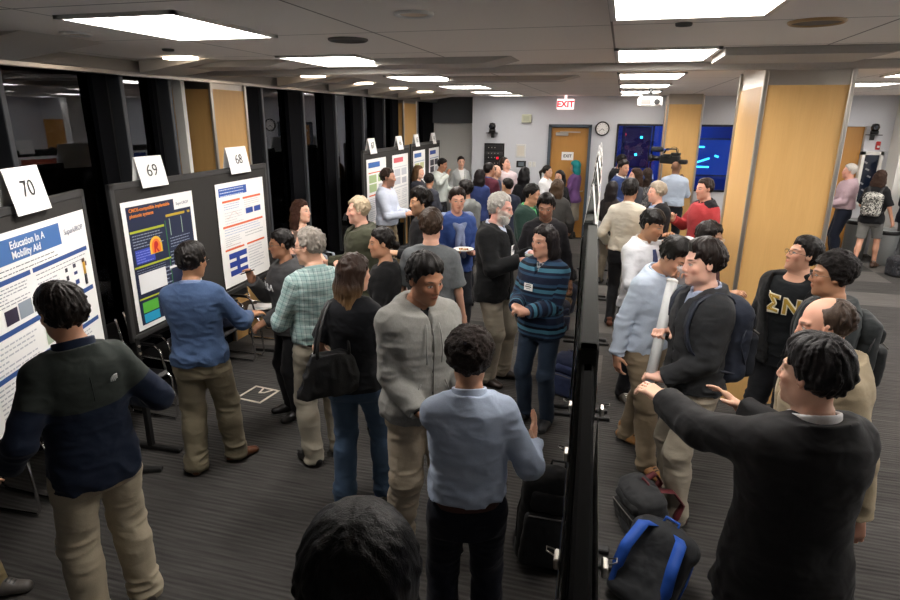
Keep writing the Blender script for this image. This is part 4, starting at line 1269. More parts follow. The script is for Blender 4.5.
pj = empty('projector', (.35, 9.6, 2.74), 0, 'white ceiling projector hanging near the back timber column', 'projector')
MB().box((0, 0, 0), (.34, .30, .13), bev=.02).build('case', M_wplast, pj); MB().cyl((.09, -.16, 0), .04, .05, 20, axis='Y').build('projector_lens', M_blk, pj)
MB().cyl((0, 0, .14), .025, .17, 14).box((0, 0, .085), (.22, .18, .03)).build('mount', M_blk, pj); MB().box((-.06, -.153, .0), (.14, .006, .07)).build('vent', M_gr, pj)
fa_ = MB().box((4.63, BY - .015, 2.06), (.07, .05, .15), bev=.008).build('fire_alarm', plain('alarm_red', '#b92a26', .4)); tag(fa_, 'small red fire alarm on the white wall at right', 'fire alarm')
MB().box((4.63, BY - .042, 2.04), (.04, .01, .035)).build('strobe', M_wplast, fa_)
cb = empty('display_cabinet', (4.56, BY - .01, 1.45), 0, 'white framed wall case with dark glass beside the right timber door', 'cabinet')
MB().box((-.15, -.02, 0), (.05, .10, 1.0)).box((.15, -.02, 0), (.05, .10, 1.0)).box((0, -.02, .47), (.35, .10, .06)).box((0, -.02, -.47), (.35, .10, .06)).build('frame', M_white, cb)
MB().box((0, 0, 0), (.26, .03, .90)).build('glass_front', plain('case_dark', '#141c2c', .1), cb)
b = MB()
for i in range(6): b.box((-.08 + .05 * (i % 3), -.018, .3 - .13 * i), (.07, .004, .03), M=Matrix.Rotation(.5, 3, 'Y'))
b.build('contents', plain('case_items', '#7a7a80', .5), cb)

# tape mark on the carpet
tp = MB()
c0 = at(242, 397, 0); c1 = at(262, 403, 0); c2 = at(275, 392, 0); c3 = at(256, 388.5, 0)
Q4 = [Vector((-3.24, 4.36, 0)), Vector((-2.98, 4.33, 0)), Vector((-2.95, 4.60, 0)), Vector((-3.21, 4.63, 0))]
def strip(b, p, q, w_):
    d = (q - p).normalized(); n_ = Vector((-d.y, d.x, 0)) * w_ / 2; up = Vector((0, 0, .003))
    p = p - d * w_ / 2; q = q + d * w_ / 2
    vs = [p - n_, q - n_, q + n_, p + n_]; b.add([v + Vector((0, 0, .0005)) for v in vs] + [v + up for v in vs], [(3, 2, 1, 0), (4, 5, 6, 7), (0, 1, 5, 4), (1, 2, 6, 5), (2, 3, 7, 6), (3, 0, 4, 7)])
for i in range(4): strip(tp, Q4[i], Q4[(i + 1) % 4], .022)
m1 = (Q4[0] + Q4[2]) / 2
strip(tp, Q4[3].lerp(Q4[2], .35), Q4[3].lerp(Q4[2], .35).lerp(m1, .75), .018); strip(tp, Q4[3].lerp(Q4[2], .35).lerp(m1, .75), Q4[3].lerp(Q4[2], .8).lerp(m1, .6), .018); strip(tp, Q4[3].lerp(Q4[2], .8), Q4[3].lerp(Q4[2], .8).lerp(m1, .6), .018)
fb = tp.build('floor_socket_trim', plain('pale_tape', '#cdc3b4', .6)); tag(fb, 'square pale outline of a floor socket in the dark carpet', 'floor socket')

# ------------------------------------------------------------------ display boards, cards, posters
M_bfr = plain('board_frame', '#3b3b3b', .45, .3); M_felt = plain('board_felt', '#2a2826', .95, bump=.2, bscale=300, var=.12)
M_foot = plain('foot_black', '#161616', .5)
def frame_of(A, B):
    d = (Vector((B[0], B[1], 0)) - Vector((A[0], A[1], 0))); L = d.length
    return L, math.atan2(d.y, d.x)
def board(A, B, label, group=None, frm=None, top=2.05, bot=.90, th=.035, legs=(0.02, .98), cutfoot=False, feltc=None):
    """board from A to B; its front faces local -y"""
    L, a = frame_of(A, B)
    o = empty('display_board', (A[0], A[1], 0), a, label, 'display board', group)
    MB().box((L / 2, 0, (top + bot) / 2), (L - .06, th * .7, top - bot - .06)).build('panel', feltc or M_felt, o)
    f = MB(); w_ = .045
    f.box((L / 2, 0, top - w_ / 2), (L, th, w_), bev=.005).box((L / 2, 0, bot + w_ / 2), (L, th, w_), bev=.005)
    f.box((w_ / 2, 0, (top + bot) / 2), (w_, th, top - bot), bev=.005).box((L - w_ / 2, 0, (top + bot) / 2), (w_, th, top - bot), bev=.005)
    f.build('frame', frm or M_bfr, o)
    for q in legs:
        x = q * L
        lg = MB().box((x, .0, (bot) / 2 + .02), (.045, .04, bot + .02), bev=.004).build('leg', M_foot, o)
        MB().box((x, 0, .018), (.05, .52, .034), bev=.006).build('foot', M_foot, lg)
        MB().cyl((x, -.024, bot - .04), .010, .012, 10, axis='Y').cyl((x, -.024, bot - .10), .010, .012, 10, axis='Y').build('bolt', M_steel, lg)
    return o, L, a
def loc(A, a, x, y, z):
    return Vector((A[0] + x * math.cos(a) - y * math.sin(a), A[1] + x * math.sin(a) + y * math.cos(a), z))
def card(A, a, x, txt, label, top=2.05, w_=.285, h=.205, group=None, spread=.05):
    """folded paper card astride the top rail"""
    p = loc(A, a, x, 0, top)
    o = empty('number_card', p, a, label, 'number card', group)
    t = .0015
    b = MB(); z0, z1 = -.055, h - .055
    for s in (-1, 1):
        y0, y1 = s * spread * .9, s * .004
        b.add([(-w_ / 2, y0, z0), (w_ / 2, y0, z0), (w_ / 2, y1, z1), (-w_ / 2, y1, z1), (-w_ / 2, y0 + t, z0), (w_ / 2, y0 + t, z0), (w_ / 2, y1 + t, z1), (-w_ / 2, y1 + t, z1)],
              [(0, 1, 2, 3), (7, 6, 5, 4), (0, 4, 5, 1), (1, 5, 6, 2), (2, 6, 7, 3), (3, 7, 4, 0)])
    b.build('folded_sheet', M_paper, o)
    if txt:
        tilt = math.atan2(spread * .9 - .004, h)
        M = Matrix.Rotation(-tilt, 3, 'X') @ UP
        text(txt, .125, (0, -(spread * .9 + .004) / 2 - .004, (z0 + z1) / 2 + .005), M, M_ink, o, 'number', bold=-.001)
    return o
cyc = {}
def pm(c):
    if c not in cyc: cyc[c] = plain('print_' + c.strip('#'), c, .6, var=.02)
    return cyc[c]
def poster(A, a, x0, x1, z0, z1, label, blocks, lines=(), texts=(), group=None, side=-1, curl=0.0, imgs=()):
    """paper sheet on the board; blocks are printed areas in 0..1 sheet coordinates (u,v from the top left)"""
    L = x1 - x0; Hh = z1 - z0; off = .0225 if 'middle board' not in label else .027
    p = loc(A, a, x0 if side < 0 else x1, side * off, z0)
    o = empty('poster', p, a if side < 0 else a + PI, label, 'poster', group)
    # slightly wavy sheet with thickness
    nx, nz = 10, 10; vs = []; fs = []
    def bulge(u, v): return -.004 * math.sin(u * 3.1) * math.sin(v * 3.3) - curl * max(0, (.25 - v)) ** 2 * 4 - curl * .6 * max(0, u - .8) ** 2 * 8
    for k in (0, .0012):
        for j in range(nz + 1):
            for i in range(nx + 1):
                u, v = i / nx, j / nz; vs.append((u * L, bulge(u, v) + k, v * Hh))
    W = nx + 1; O2 = W * (nz + 1)
    for j in range(nz):
        for i in range(nx):
            q = j * W + i; fs.append((q, q + 1, q + W + 1, q + W)); fs.append((O2 + q, O2 + q + W, O2 + q + W + 1, O2 + q + 1))
    b = MB().add(vs, fs, 0, True).build('sheet', M_paper, o)
    mats = []; pr = MB()
    def rect(u0, v0, u1, v1, c, lift=.0008):
        if c not in mats: mats.append(c)
        n_ = 6 if (u1 - u0) > .3 or (v1 - v0) > .3 else 2
        V = []; Fq = []
        for j in range(n_ + 1):
            for i in range(n_ + 1):
                u = u0 + (u1 - u0) * i / n_; v = 1 - (v0 + (v1 - v0) * j / n_)
                V.append((u * L, bulge(u, v) - lift - .0012, v * Hh))
        for j in range(n_):
            for i in range(n_):
                q = j * (n_ + 1) + i; Fq.append((q, q + n_ + 1, q + n_ + 2, q + 1))
        pr.add(V, Fq, mats.index(c), False)
    lift = .0006
    for bl in blocks:
        rect(*bl[:5], lift=bl[5] if len(bl) > 5 else lift); lift += .00004
    rn_ = random.Random(len(label))
    for (u0, v0, u1, v1, n_, c) in lines:
        for k in range(n_):
            v = v0 + (v1 - v0) * k / max(1, n_ - 1); e = u1 - (u1 - u0) * (rn_.random() * .12 if k % 4 != 3 else .3 + .4 * rn_.random())
            h_ = (v1 - v0) / max(1, n_) * .38
            uu = u0
            while uu < e - .004:
                wl = min(e - uu, .012 + rn_.random() * .030); rect(uu, v, uu + wl, v + h_, c, lift + .0004); uu += wl + .007
    if pr.v: pr.build('print', [pm(c) for c in mats], o)
    for (s_, u, v, size, c, *al) in texts:
        text(s_, size, (u * L, -.006, (1 - v) * Hh), UP, pm(c), o, 'title', al[0] if al else 'LEFT', .0003, al[1] if len(al) > 1 else 0)
    for f in imgs: f(o, L, Hh)
    return o

# --- board 70
A70 = Vector((-2.43, .87)); B70 = Vector((-3.31, 3.11))
# front must face +x: run the board from the near end to the far end mirrored so that local -y points to the room
def facing_room(A, B): return (B, A)
# local -y is the right-hand side when looking from A to B
NB = '#2d4f8d'
A, B = (A70, B70)
_, L70, a70 = board(A, B, 'black display board at the left edge carrying the mobility aid poster', 'display boards by the windows', top=2.05, bot=.86)
card(A, a70, L70 - .62, '70', 'white folded card numbered 70 on the leftmost board', w_=.33, h=.24)
def fig70(o, L, Hh):
    b = MB()
    b.lathe([(0, .0), (.014, .01), (.016, .03), (.010, .045), (0, .05)], (L * .895, -.006, Hh * .73), 12)
    b.build('printed_figure_head', pm('#3a2c22'), o)
poster(A, a70, L70 - 1.27, L70 - .07, .97, 1.93, 'large white poster with blue title band on the leftmost board', [
    (.02, .035, .74, .165, '#3e6aa6'), (.02, .235, .435, .262, NB), (.455, .235, .97, .262, NB), (.02, .50, .97, .530, NB), (.02, .72, .97, .748, NB),
    (.20, .395, .29, .475, '#2a2238'), (.30, .385, .40, .475, '#8f9aa6'), (.41, .385, .45, .475, '#2b2b2f'),
    (.72, .32, .745, .345, '#30303a'), (.80, .315, .83, .34, '#3a3a4a'), (.72, .37, .745, .40, '#23232d'), (.80, .365, .835, .385, '#2c3a6a'), (.72, .425, .75, .46, '#16161c'), (.80, .42, .84, .45, '#27407e'),
    (.90, .33, .925, .41, '#c79a2c'), (.895, .305, .925, .33, '#4a2e24'), (.900, .41, .912, .48, '#1b1b22'), (.914, .41, .926, .48, '#1b1b22'), (.926, .33, .94, .36, '#4a2e24'),
    (.46, .56, .58, .70, '#a9b7a0'), (.80, .60, .88, .70, '#2b3a9a'), (.80, .655, .88, .69, '#d9c433')],
    [(.03, .28, .42, .37, 6, '#9a9da3'), (.47, .28, .95, .305, 2, '#8a8d93'), (.47, .33, .66, .48, 7, '#b1b4ba'), (.05, .565, .40, .70, 6, '#bcbfc6'), (.06, .77, .90, .97, 9, '#b5b8be'), (.03, .19, .70, .215, 2, '#55585e')],
    [('Education In A', .46, .075, .055, '#e9eef5', 'CENTER', .0012), ('Mobility Aid', .44, .130, .055, '#e9eef5', 'CENTER', .0012), ('SuperUROP', .77, .105, .046, '#6a6f86', 'LEFT')], curl=.01)
# --- board 69 / 68
A = Vector((-3.35, 3.36)); B = Vector((-3.48, 5.52))
_, L69, a69 = board(A, B, 'long black display board with posters 69 and 68', 'display boards by the windows', top=2.05, bot=.90)
card(A, a69, .44, '69', 'white folded card numbered 69 on the second board', w_=.29, h=.22)
card(A, a69, 1.64, '68', 'white folded card numbered 68 near the far end of the second board', w_=.34, h=.235)
DN = '#14203f'
def brain(o, L, Hh):
    b = MB(); c = Vector((.37 * L, -.006, .625 * Hh))
    def blob(pts, m, dy):
        vs = [(c.x + x * L, c.y - dy, c.z + z * Hh) for x, z in pts]; b.add(vs, [tuple(range(len(vs)))], m)
    ar = lambda rx, rz, a0, a1, n_=14: [(rx * math.cos(t), rz * math.sin(t)) for t in np.linspace(a0, a1, n_)]
    blob([(-.085, -.06)] + [(-x, z) for x, z in ar(.085, .075, 0, PI)][::1] + [(.085, -.06)], 0, 0)
    blob([(-.06, -.055)] + [(-x, z) for x, z in ar(.06, .055, 0, PI)] + [(.06, -.055)], 1, .0008)
    blob([(-.035, -.055)] + [(-x, z + .0) for x, z in ar(.030, .035, 0, PI)] + [(.01, -.02), (.04, -.055), (.015, -.055), (-.01, -.02), (-.012, -.055)], 2, .0016)
    b.build('heat_picture', [pm('#e9b83c'), pm('#f07a2a'), pm('#c21f1f')], o)
poster(A, a69, .07, .88, .965, 1.915, 'white bordered poster printed on dark navy with orange title under card 69', [
    (.05, .04, .95, .965, DN, .0004), (.70, .0, .96, .13, '#f1f1ef', .0009), (.06, .225, .52, .243, '#a8b32a'), (.56, .155, .93, .175, '#b59a2a'), (.06, .50, .56, .515, '#a8b32a'), (.535, .2, .545, .75, '#2f7a3a'),
    (.09, .375, .34, .485, '#3548b0'), (.09, .565, .46, .72, '#e6e8ea'), (.06, .755, .40, .768, '#a8b32a'), (.09, .79, .30, .875, '#57b03a'), (.09, .885, .30, .955, '#1f9bc4'), (.60, .19, .61, .33, '#9fb7a6'), (.78, .19, .79, .33, '#9fb7a6'), (.52, .58, .92, .60, '#e8e8e8')],
    [(.08, .26, .50, .35, 5, '#8d97ab'), (.08, .53, .48, .55, 2, '#8d97ab'), (.58, .35, .90, .42, 4, '#8d97ab'), (.10, .39, .33, .47, 5, '#7f8be0'), (.46, .57, .54, .70, 5, '#8d97ab'), (.56, .46, .9, .57, 5, '#8d97ab')],
    [('CMOS-compatible implantable', .08, .070, .036, '#e88a3c', 'LEFT', .0008), ('photonic systems', .08, .112, .036, '#e88a3c', 'LEFT', .0008), ('SuperUROP', .725, .085, .032, '#6a6f86', 'LEFT')], imgs=[brain],
    curl=.02)
def spark(u0, v0, u1, v1, c, seed):
    def f(o, L, Hh):
        r = random.Random(seed); p = []
        for i in range(9): t = i / 8; p.append((L * (u0 + (u1 - u0) * t), -.0075, Hh * (1 - (v0 + (v1 - v0) * (.5 + .4 * math.sin(t * 6 + seed) + .1 * r.random())))))
        MB().tube(p, .0012, 4).build('plotted_curve', pm(c), o)
    return f
poster(A, a69, 1.22, 2.04, .975, 1.925, 'white poster with orange bars and blue title near the far end of the second board', [
    (.05, .045, .62, .125, '#2d56a8'), (.10, .165, .46, .185, '#e0683a'), (.52, .165, .92, .185, '#e0683a'), (.07, .405, .93, .425, '#e0683a'), (.07, .63, .46, .648, '#e0683a'), (.52, .63, .93, .648, '#e0683a'),
    (.56, .28, .72, .335, '#2a4796'), (.75, .28, .90, .335, '#2a4796'), (.13, .68, .50, .735, '#243f94'), (.13, .765, .50, .82, '#243f94'), (.13, .85, .50, .905, '#243f94'), (.27, .735, .34, .765, '#243f94'), (.27, .82, .34, .85, '#243f94')],
    [(.07, .058, .58, .115, 3, '#d5dff2'), (.12, .20, .44, .245, 3, '#93a6cf'), (.54, .20, .9, .26, 4, '#c0c2c8'), (.09, .44, .9, .49, 3, '#a3b2d4'), (.09, .52, .42, .60, 5, '#b8bac0'), (.5, .52, .92, .55, 2, '#8f9198'), (.10, .60, .42, .625, 2, '#d99a90'), (.54, .67, .9, .90, 9, '#c0c2c8'), (.12, .28, .5, .38, 5, '#cfd1d6')],
    [('THE IMPACT', .07, .065, .045, '#dfe7f5', 'LEFT', .001) if 0 else ('', 0, 0, .01, '#ffffff')], imgs=[spark(.15, .27, .4, .34, '#d09a8a', 1)], curl=.03)
# --- the two far boards by the windows
G = 'far display boards by the windows'
for (A, B, lb, cds, pst) in (
    (Vector((-3.49, 8.0)), Vector((-3.55, 10.15)), 'third black display board along the windows with green and pink posters', ((.36, '67'), (1.62, '66')), (('#3a6ab0', '#e0683a', '#a9c08c', 'white poster with green charts and a blue title on the third window board'), ('#d6606a', '#d0d2d8', '#c8cad0', 'white poster with a red title on the third window board'))),
    (Vector((-3.62, 10.45)), Vector((-3.72, 12.6)), 'farthest black display board along the windows', ((.36, '65'), (1.62, '64')), (('#3a6ab0', '#9fb0c8', '#c9cc9a', 'white poster with a blue title on the farthest window board, nearer one'), ('#2a4796', '#7e8eb8', '#3a3a44', 'white poster with a navy title at the far end of the farthest window board')))):
    _, L_, a_ = board(A, B, lb, G)
    for x, t_ in cds: card(A, a_, x, t_, 'small white card on the %s end of the %s window board' % ('near' if x < 1 else 'far', 'third' if L_ < 2.152 and A.y < 9 else 'farthest'), w_=.27, h=.215)
    for (x, (c1, c2, c3, l2)) in zip((.10, 1.22), pst):
        poster(A, a_, x, x + .82, .97, 1.92, l2, [(.08, .05, .66, .13, c1), (.08, .20, .92, .215, c2), (.10, .24, .46, .36, c3), (.54, .24, .88, .36, c3), (.10, .38, .46, .50, c3), (.56, .40, .86, .50, '#b9bcc4'), (.08, .54, .92, .56, c2)],
               [(.1, .6, .45, .75, 6, '#b6b9c2'), (.55, .6, .9, .75, 6, '#b6b9c2'), (.1, .8, .9, .93, 5, '#b6b9c2')])
# --- the row of boards down the middle of the room, seen edge on
P0 = Vector((.036, -.35)); P1 = Vector((-.40, 10.35)); dv = (P1 - P0).normalized()
names = ('nearest', 'second', 'third', 'fourth', 'fifth', 'sixth')
ys = [(-.15, 1.26), (1.31, 3.05), (3.12, 4.90), (4.97, 6.75), (6.82, 8.6), (8.67, 10.4)]
def PT(y): return P0 + dv * ((y - P0.y) / dv.y)
zig = {1: (0, .0), 2: (-.02, .02), 3: (.0, .05), 4: (.02, .08), 5: (.04, .10)}
M_rail = plain('rail_matt_black', '#161616', .95, spec=.05)
M_lite = plain('frame_lit_grey', '#353634', .9, spec=.15)  # greyer than the nearest rail: light caught on top put into the colour
M_gfelt = plain('grey_felt', '#4a4a46', .9, bump=.2, bscale=300, var=.1)
for i, (ya, yb) in enumerate(ys):
    A, B = PT(ya), PT(yb)
    if i in zig: A = A + Vector((zig[i][0], 0)); B = B + Vector((zig[i][1], 0))
    _, L_, a_ = board(A, B, '%s board of the dividing row down the middle, seen edge on' % names[i], 'display boards dividing the room', top=2.0 if i else 1.985, bot=.80, th=.046 if i else .026, legs=(.02, .98) if i else (.97,), frm=(M_rail if i == 0 else M_lite))
    for side in (-1, 1):
        for j, x in enumerate((.06, L_ / 2 + .03)):
            if i == 0 and j == 0: continue
            cs = (('#3a6ab0', '#7e8eb8'), ('#b5533c', '#d99a7c'), ('#2a4796', '#9fb0c8'), ('#4d8a5a', '#a9c08c'))[(i + j + (side > 0)) % 4]
            poster(A, a_, x, x + min(.80, L_ / 2 - .08), .95, 1.90, 'white poster on the %s side of the %s middle board, %s half' % ('right' if side < 0 else 'left', names[i], 'near' if j == 0 else 'far'),
                   [(.05, .04, .8, .13, cs[0]), (.05, .2, .95, .22, cs[1]), (.08, .26, .45, .42, cs[1]), (.05, .5, .95, .52, cs[1]), (.55, .6, .92, .8, '#8b93a3')],
                   [(.55, .27, .92, .45, 7, '#a9acb4'), (.08, .57, .45, .9, 10, '#a9acb4')], side=side, curl=(.03 if i in (2, 3) else .01), group='posters on the dividing boards')
    if i:
        for j, x in enumerate((.35, L_ - .35)):
            if i == 1: continue
            card(A, a_, x, None, 'blank seeming white card on top of the %s middle board, %s one' % (names[i], 'near' if j == 0 else 'far'), top=2.0, w_=.24, h=.20, group='cards on the dividing boards', spread=.035)
# binder clips on the nearest middle boards
cl = [(1.02, 1.93), (.92, 1.93), (.70, 1.93)]
for i, y in enumerate((1.10, .92, .66)):
    for sd in (-1, 1):
        if i == 1 and sd > 0: continue
        p = PT(y); ang = math.atan2(dv.y, dv.x)
        o = empty('binder_clip', (p.x + sd * .024, p.y, 1.985 - .02), ang, 'silver clip on the %s side of the nearest middle board, %s' % ('right' if sd > 0 else 'left', ('far one', 'middle one', 'near one')[i]), 'clip', 'binder clips on the middle board')
        MB().box((0, -sd * .006, -.01), (.024, .008, .016), bev=.002).build('clip_body', M_steel, o)
        MB().tube([(-.006, -sd * .010, 0), (-.004, -sd * .020, .004), (.004, -sd * .020, .004), (.006, -sd * .010, 0)], .0010, 6).build('clip_wire', M_steel, o)

# ------------------------------------------------------------------ chairs under the windows
M_seat = plain('black_seat', '#141416', .45)
def chair():
    o = empty('stacking_chair', (0, 0, 0), 0, 'x', 'chair', 'chrome framed chairs along the windows')
    s_ = MB(); s_.box((0, 0, .455), (.46, .44, .030), bev=.014); s_.box((0, .20, .447), (.44, .06, .028), bev=.012); s_.build('seat', M_seat, o)
    bk = MB(); M = Matrix.Rotation(.16, 3, 'X'); bk.box((0, -.235, .70), (.44, .022, .30), M=M, bev=.010); bk.build('backrest', M_seat, o)
    for sx in (-1, 1):
        x = sx * .235
        MB().tube([(x, -.27, .86), (x, -.22, .60), (x, -.19, .46), (x, .20, .44), (x, .23, .40), (x, .25, .06), (x, .22, .014), (x, -.22, .014), (x, -.25, .05), (x, -.17, .42)], .0105, 8).build('side_frame', M_chrome, o)
        ar = MB().tube([(x, -.20, .64), (x, -.16, .66), (x, .10, .66), (x, .15, .63), (x, .19, .45)], .010, 8).build('arm_tube', M_chrome, o)
        MB().box((x, -.02, .672), (.040, .24, .020), bev=.008).build('armrest', M_seat, ar)
    MB().tube([(-.235, .20, .435), (.235, .20, .435)], .009, 8).tube([(-.235, -.17, .42), (.235, -.17, .42)], .009, 8).build('cross_bar', M_chrome, o)
    return o
spots = [(-3.58, 1.60, 28, 'at the left edge'), (-3.66, 2.25, 4, 'second from the left edge'), (-3.70, 2.90, -2, 'third from the left edge'), (-3.72, 3.62, -2, 'behind the near end of board 69'), (-3.80, 4.28, 0, 'behind the middle of board 69'), (-3.80, 4.92, 0, 'under card 68'), (-3.80, 5.56, 0, 'below the far end of the second board'), (-3.80, 6.35, 2, 'past the far end of the second board'), (-3.80, 7.0, 2, 'farthest along the windows')]
ch0 = chair()
for i, (x, y, r, l_) in enumerate(spots):
    c = ch0 if i == 0 else copy_tree(ch0)
    c.location = (x, y, 0); c.rotation_euler = (0, 0, math.radians(-90 + r)); c['label'] = 'black chair with chrome frame along the windows, %s' % l_

# ------------------------------------------------------------------ the crowd
PP = {}
def P(key, label, px, H, face, pos=None, res=None, **kw):
    pos = pos or hd(px[0], px[1], H * 1.005)
    d = math.hypot(*pos)
    if res is None: res = .006 if d < 4.3 else .0075 if d < 6.6 else .0095 if d < 9 else .0125
    PP[key] = person(label, pos, H, face, res=res, **kw)
    return PP[key]
DK = '#17120f'
# ---- window side, near
P('fleece', 'person in navy and grey fleece jacket and khaki cargo trousers facing the leftmost poster', (62, 286), 1.78, -165, head=-150, headp=(8, 0), skin='#c08a68', hairc='#1c1613', hair=dict(vol=1.0, top=.012, messy=.8),
  top=dict(c='#101d33', pat='zones', c2='#2c332f', hem=.84, fit=.022, name='fleece_jacket', wr=1.2), collar=dict(c='#15223a', h=.046, r=.078), pants=dict(c='#a5977a', fit=.018, wr=1.5, name='cargo_trousers'), shoes=dict(c='#2a2420'),
  R=(.27, .16, 1.10), L=(-.30, .10, .98), Rd=(.5, .6, .3), Ld=(-.4, .5, -.3), Lc=1.0, Rc=.9, feet=dict(R=(.13, .02, 12), L=(-.13, -.04, 12)))
P('bluesweater', 'person in blue sweater and olive khakis studying the navy poster with one hand out', (187, 244), 1.68, 165, head=135, headp=(6, 0), skin='#a97650', hairc='#15110f', hair=dict(vol=1.3, top=.01), glasses='#222222',
  top=dict(c='#335079', hem=.90, fit=.022, bloused=1, name='sweater', pat='heather', wr=1.3), collar=dict(c='#7690bd', h=.03, r=.070), pants=dict(c='#7d7256', fit=.022, wr=1.6), shoes=dict(c='#5a3219', sole='#20140c', rough=.3),
  R=(.30, .30, 1.12), L=(-.05, .30, 1.05), Rd=(.7, .7, .1), Rc=.35, Lc=.5, Rn=(0, 0, -1), feet=dict(R=(.15, .10, 55), L=(-.11, -.05, 5)))
P('greenplaid', 'person with grey hair in green plaid shirt and khaki trousers seen from behind', (312, 228), 1.77, -160, head=-115, headp=(6, 0), skin='#cf9c80', hairc='#958d84', hair=dict(vol=.35, recede=1.4, front=.095), glasses='#33302c',
  top=dict(c='#86a9a6', pat='plaid', c2='#456b6b', c3='#c6d4d2', hem=.98, bloused=1, fit=.020, name='plaid_shirt'), collar=dict(c='#86a9a6', r=.072), belt='#3a2416', pants=dict(c='#9a917c', fit=.014, wr=1.2), shoes=dict(c='#151414', rough=.3),
  R=(.16, .24, 1.02), L=(-.20, .26, 1.08), feet=dict(R=(.12, .02, 10), L=(-.10, -.02, 14)))
P('mrhoodie', 'person with glasses in charcoal hoodie with white letters holding a pen by the orange poster', (283, 229), 1.63, -70, head=-80, headp=(4, 0), female=True, skin='#9a6a4c', hairc='#14100f', hair=dict(style='bun', vol=.6, bunz=-.02), glasses='#332a26',
  top=dict(c='#3b3b3d', hem=.84, fit=.030, hood=1, pat='heather', name='hoodie', neck=1.47), pants=dict(c='#141417', fit=-.004), shoes=dict(c='#141312', rough=.3), R=(.02, .30, 1.34), L=(-.12, .26, 1.0), Rd=(0, .2, 1), Rc=.8, Rn=(-.4, .6, 0),
  feet=dict(R=(.09, .02, 10), L=(-.09, .02, 10)))
P('curlywoman', 'person with long wavy brown hair in sleeveless dark top smiling by the windows', (300, 200), 1.66, 40, head=60, headp=(-4, -4), female=True, skin='#d8a78c', hairc='#3f2419', hair=dict(style='curlylong', vol=1.2, len=.22, wide=1.25),
  top=dict(c='#6b5548', sleeve='none', hem=.88, name='sleeveless_top', neck=1.44), pants=dict(c='#17171a'), shoes=dict(c='#191919'), R=(.12, .26, 1.02), L=(-.15, .24, 1.0))
P('olive', 'older person with pale hair in olive jacket with folded arms before the windows', (360, 197), 1.76, -75, head=-85, headp=(2, 0), skin='#d49e86', hairc='#b9a78c', hair=dict(vol=.7, recede=1),
  top=dict(c='#3d3f2c', hem=.80, fit=.028, lapel=(.03, 1.3), name='olive_jacket', wr=1.2), inner=dict(c='#26221f', hem=.95), collar=dict(c='#32331f', h=.03, r=.078), pants=dict(c='#2b2a28'), shoes=dict(c='#151414'), R=(-.10, .27, 1.16), L=(.10, .30, 1.12), Rd=(-1, .1, 0), Ld=(1, .1, 0), girth=1.08)
P('baggirl', 'person with long brown hair, black T-shirt and blue jeans carrying a black shoulder bag', (351, 254), 1.70, 160, head=120, headp=(4, 0), female=True, skin='#c9977a', hairc='#33231b', hair=dict(style='long', vol=.8, len=.34, tips='#8a6b48', wide=1.0),
  top=dict(c='#111319', sleeve='short', hem=.88, fit=.008, slen=.75), pants=dict(c='#34506e', fit=.010, flare=.012, wr=1.2, name='jeans'), shoes=dict(c='#27407a', sole='#d8d8d4', lace='#dddddd'), R=(.10, .28, 1.12), L=(-.22, .16, .98), Ld=(-.1, .8, -.3),
  feet=dict(R=(.16, .06, 45), L=(-.09, -.08, 5)), girth=1.05)
P('bunwoman', 'person with dark hair tied in a low bun and black top facing left', (384, 227), 1.68, -95, head=-80, headp=(3, 0), female=True, skin='#b5805f', hairc='#171210', hair=dict(style='bun', vol=.6, bunz=-.035),
  top=dict(c='#141416', hem=.86, fit=.012, neck=1.46), pants=dict(c='#1b1b1f'), shoes=dict(c='#191919'), R=(.12, .26, 1.0), L=(-.10, .28, 1.04))
P('greytee', 'person with short brown hair in plain grey T-shirt seen from behind', (431, 210), 1.80, 170, head=175, headp=(0, 0), skin='#c6937a', hairc='#3b2c21', hair=dict(vol=1.0, top=.012, messy=.9),
  top=dict(c='#5f6467', sleeve='short', hem=.85, fit=.020, slen=.8, pat='heather'), pants=dict(c='#3a3d3a', fit=.012), shoes=dict(c='#1b1b1b'), R=(.25, .10, .86), L=(-.20, .20, 1.0), girth=1.06)
P('curlynose', 'person with thick black hair in black shirt looking left behind the grey T-shirt', (423, 189), 1.80, -70, head=-75, headp=(4, 0), skin='#b98a66', hairc='#15110f', beard=.45, hair=dict(vol=1.5, top=.014, messy=1.6),
  top=dict(c='#15161a', hem=.86, fit=.016), pants=dict(c='#20222a'), shoes=dict(c='#151414'), R=(.08, .28, 1.12), L=(-.08, .30, 1.15))
P('whitebeard', 'older bearded person with white hair in black zip jacket and khakis holding a cup', (497, 193), 1.84, 65, head=75, headp=(8, 0), skin='#c99180', hairc='#b5b1aa', beardc='#c9c5bd', beard=.7, hair=dict(vol=1.0, recede=1, fullbeard=1, side=.7),
  top=dict(c='#121315', hem=.82, fit=.026, lapel=(.035, 1.15), gap=.006, name='zip_jacket', wr=1.1), inner=dict(c='#b4c0d8', hem=.92), collar=dict(c='#b4c0d8', r=.078), pants=dict(c='#8f8470', fit=.016, wr=1.2), shoes=dict(c='#241812', rough=.4), R=(.14, .30, 1.22), L=(-.02, .33, 1.26), Rd=(-.2, 1, .2), Ld=(.1, 1, .25), Rc=1.0, Lc=1.0, feet=dict(R=(.11, 0, 12), L=(-.10, .06, 12)), girth=1.04)
P('darkshirt', 'person with short black hair and black zip top with a name tag looking down', (547, 193), 1.77, 5, head=-5, headp=(14, 0), skin='#8f6248', hairc='#13100e', beard=.35, hair=dict(vol=1.0, top=.012),
  top=dict(c='#1a181d', hem=.84, fit=.020, name='zip_top', neck=1.485), pants=dict(c='#8a7350', fit=.014), shoes=dict(c='#6b3f1d', sole='#3a2413'), R=(.20, .15, .98), L=(-.27, .08, .88), feet=dict(R=(.10, 0, 10), L=(-.12, .04, 10)), girth=1.04)
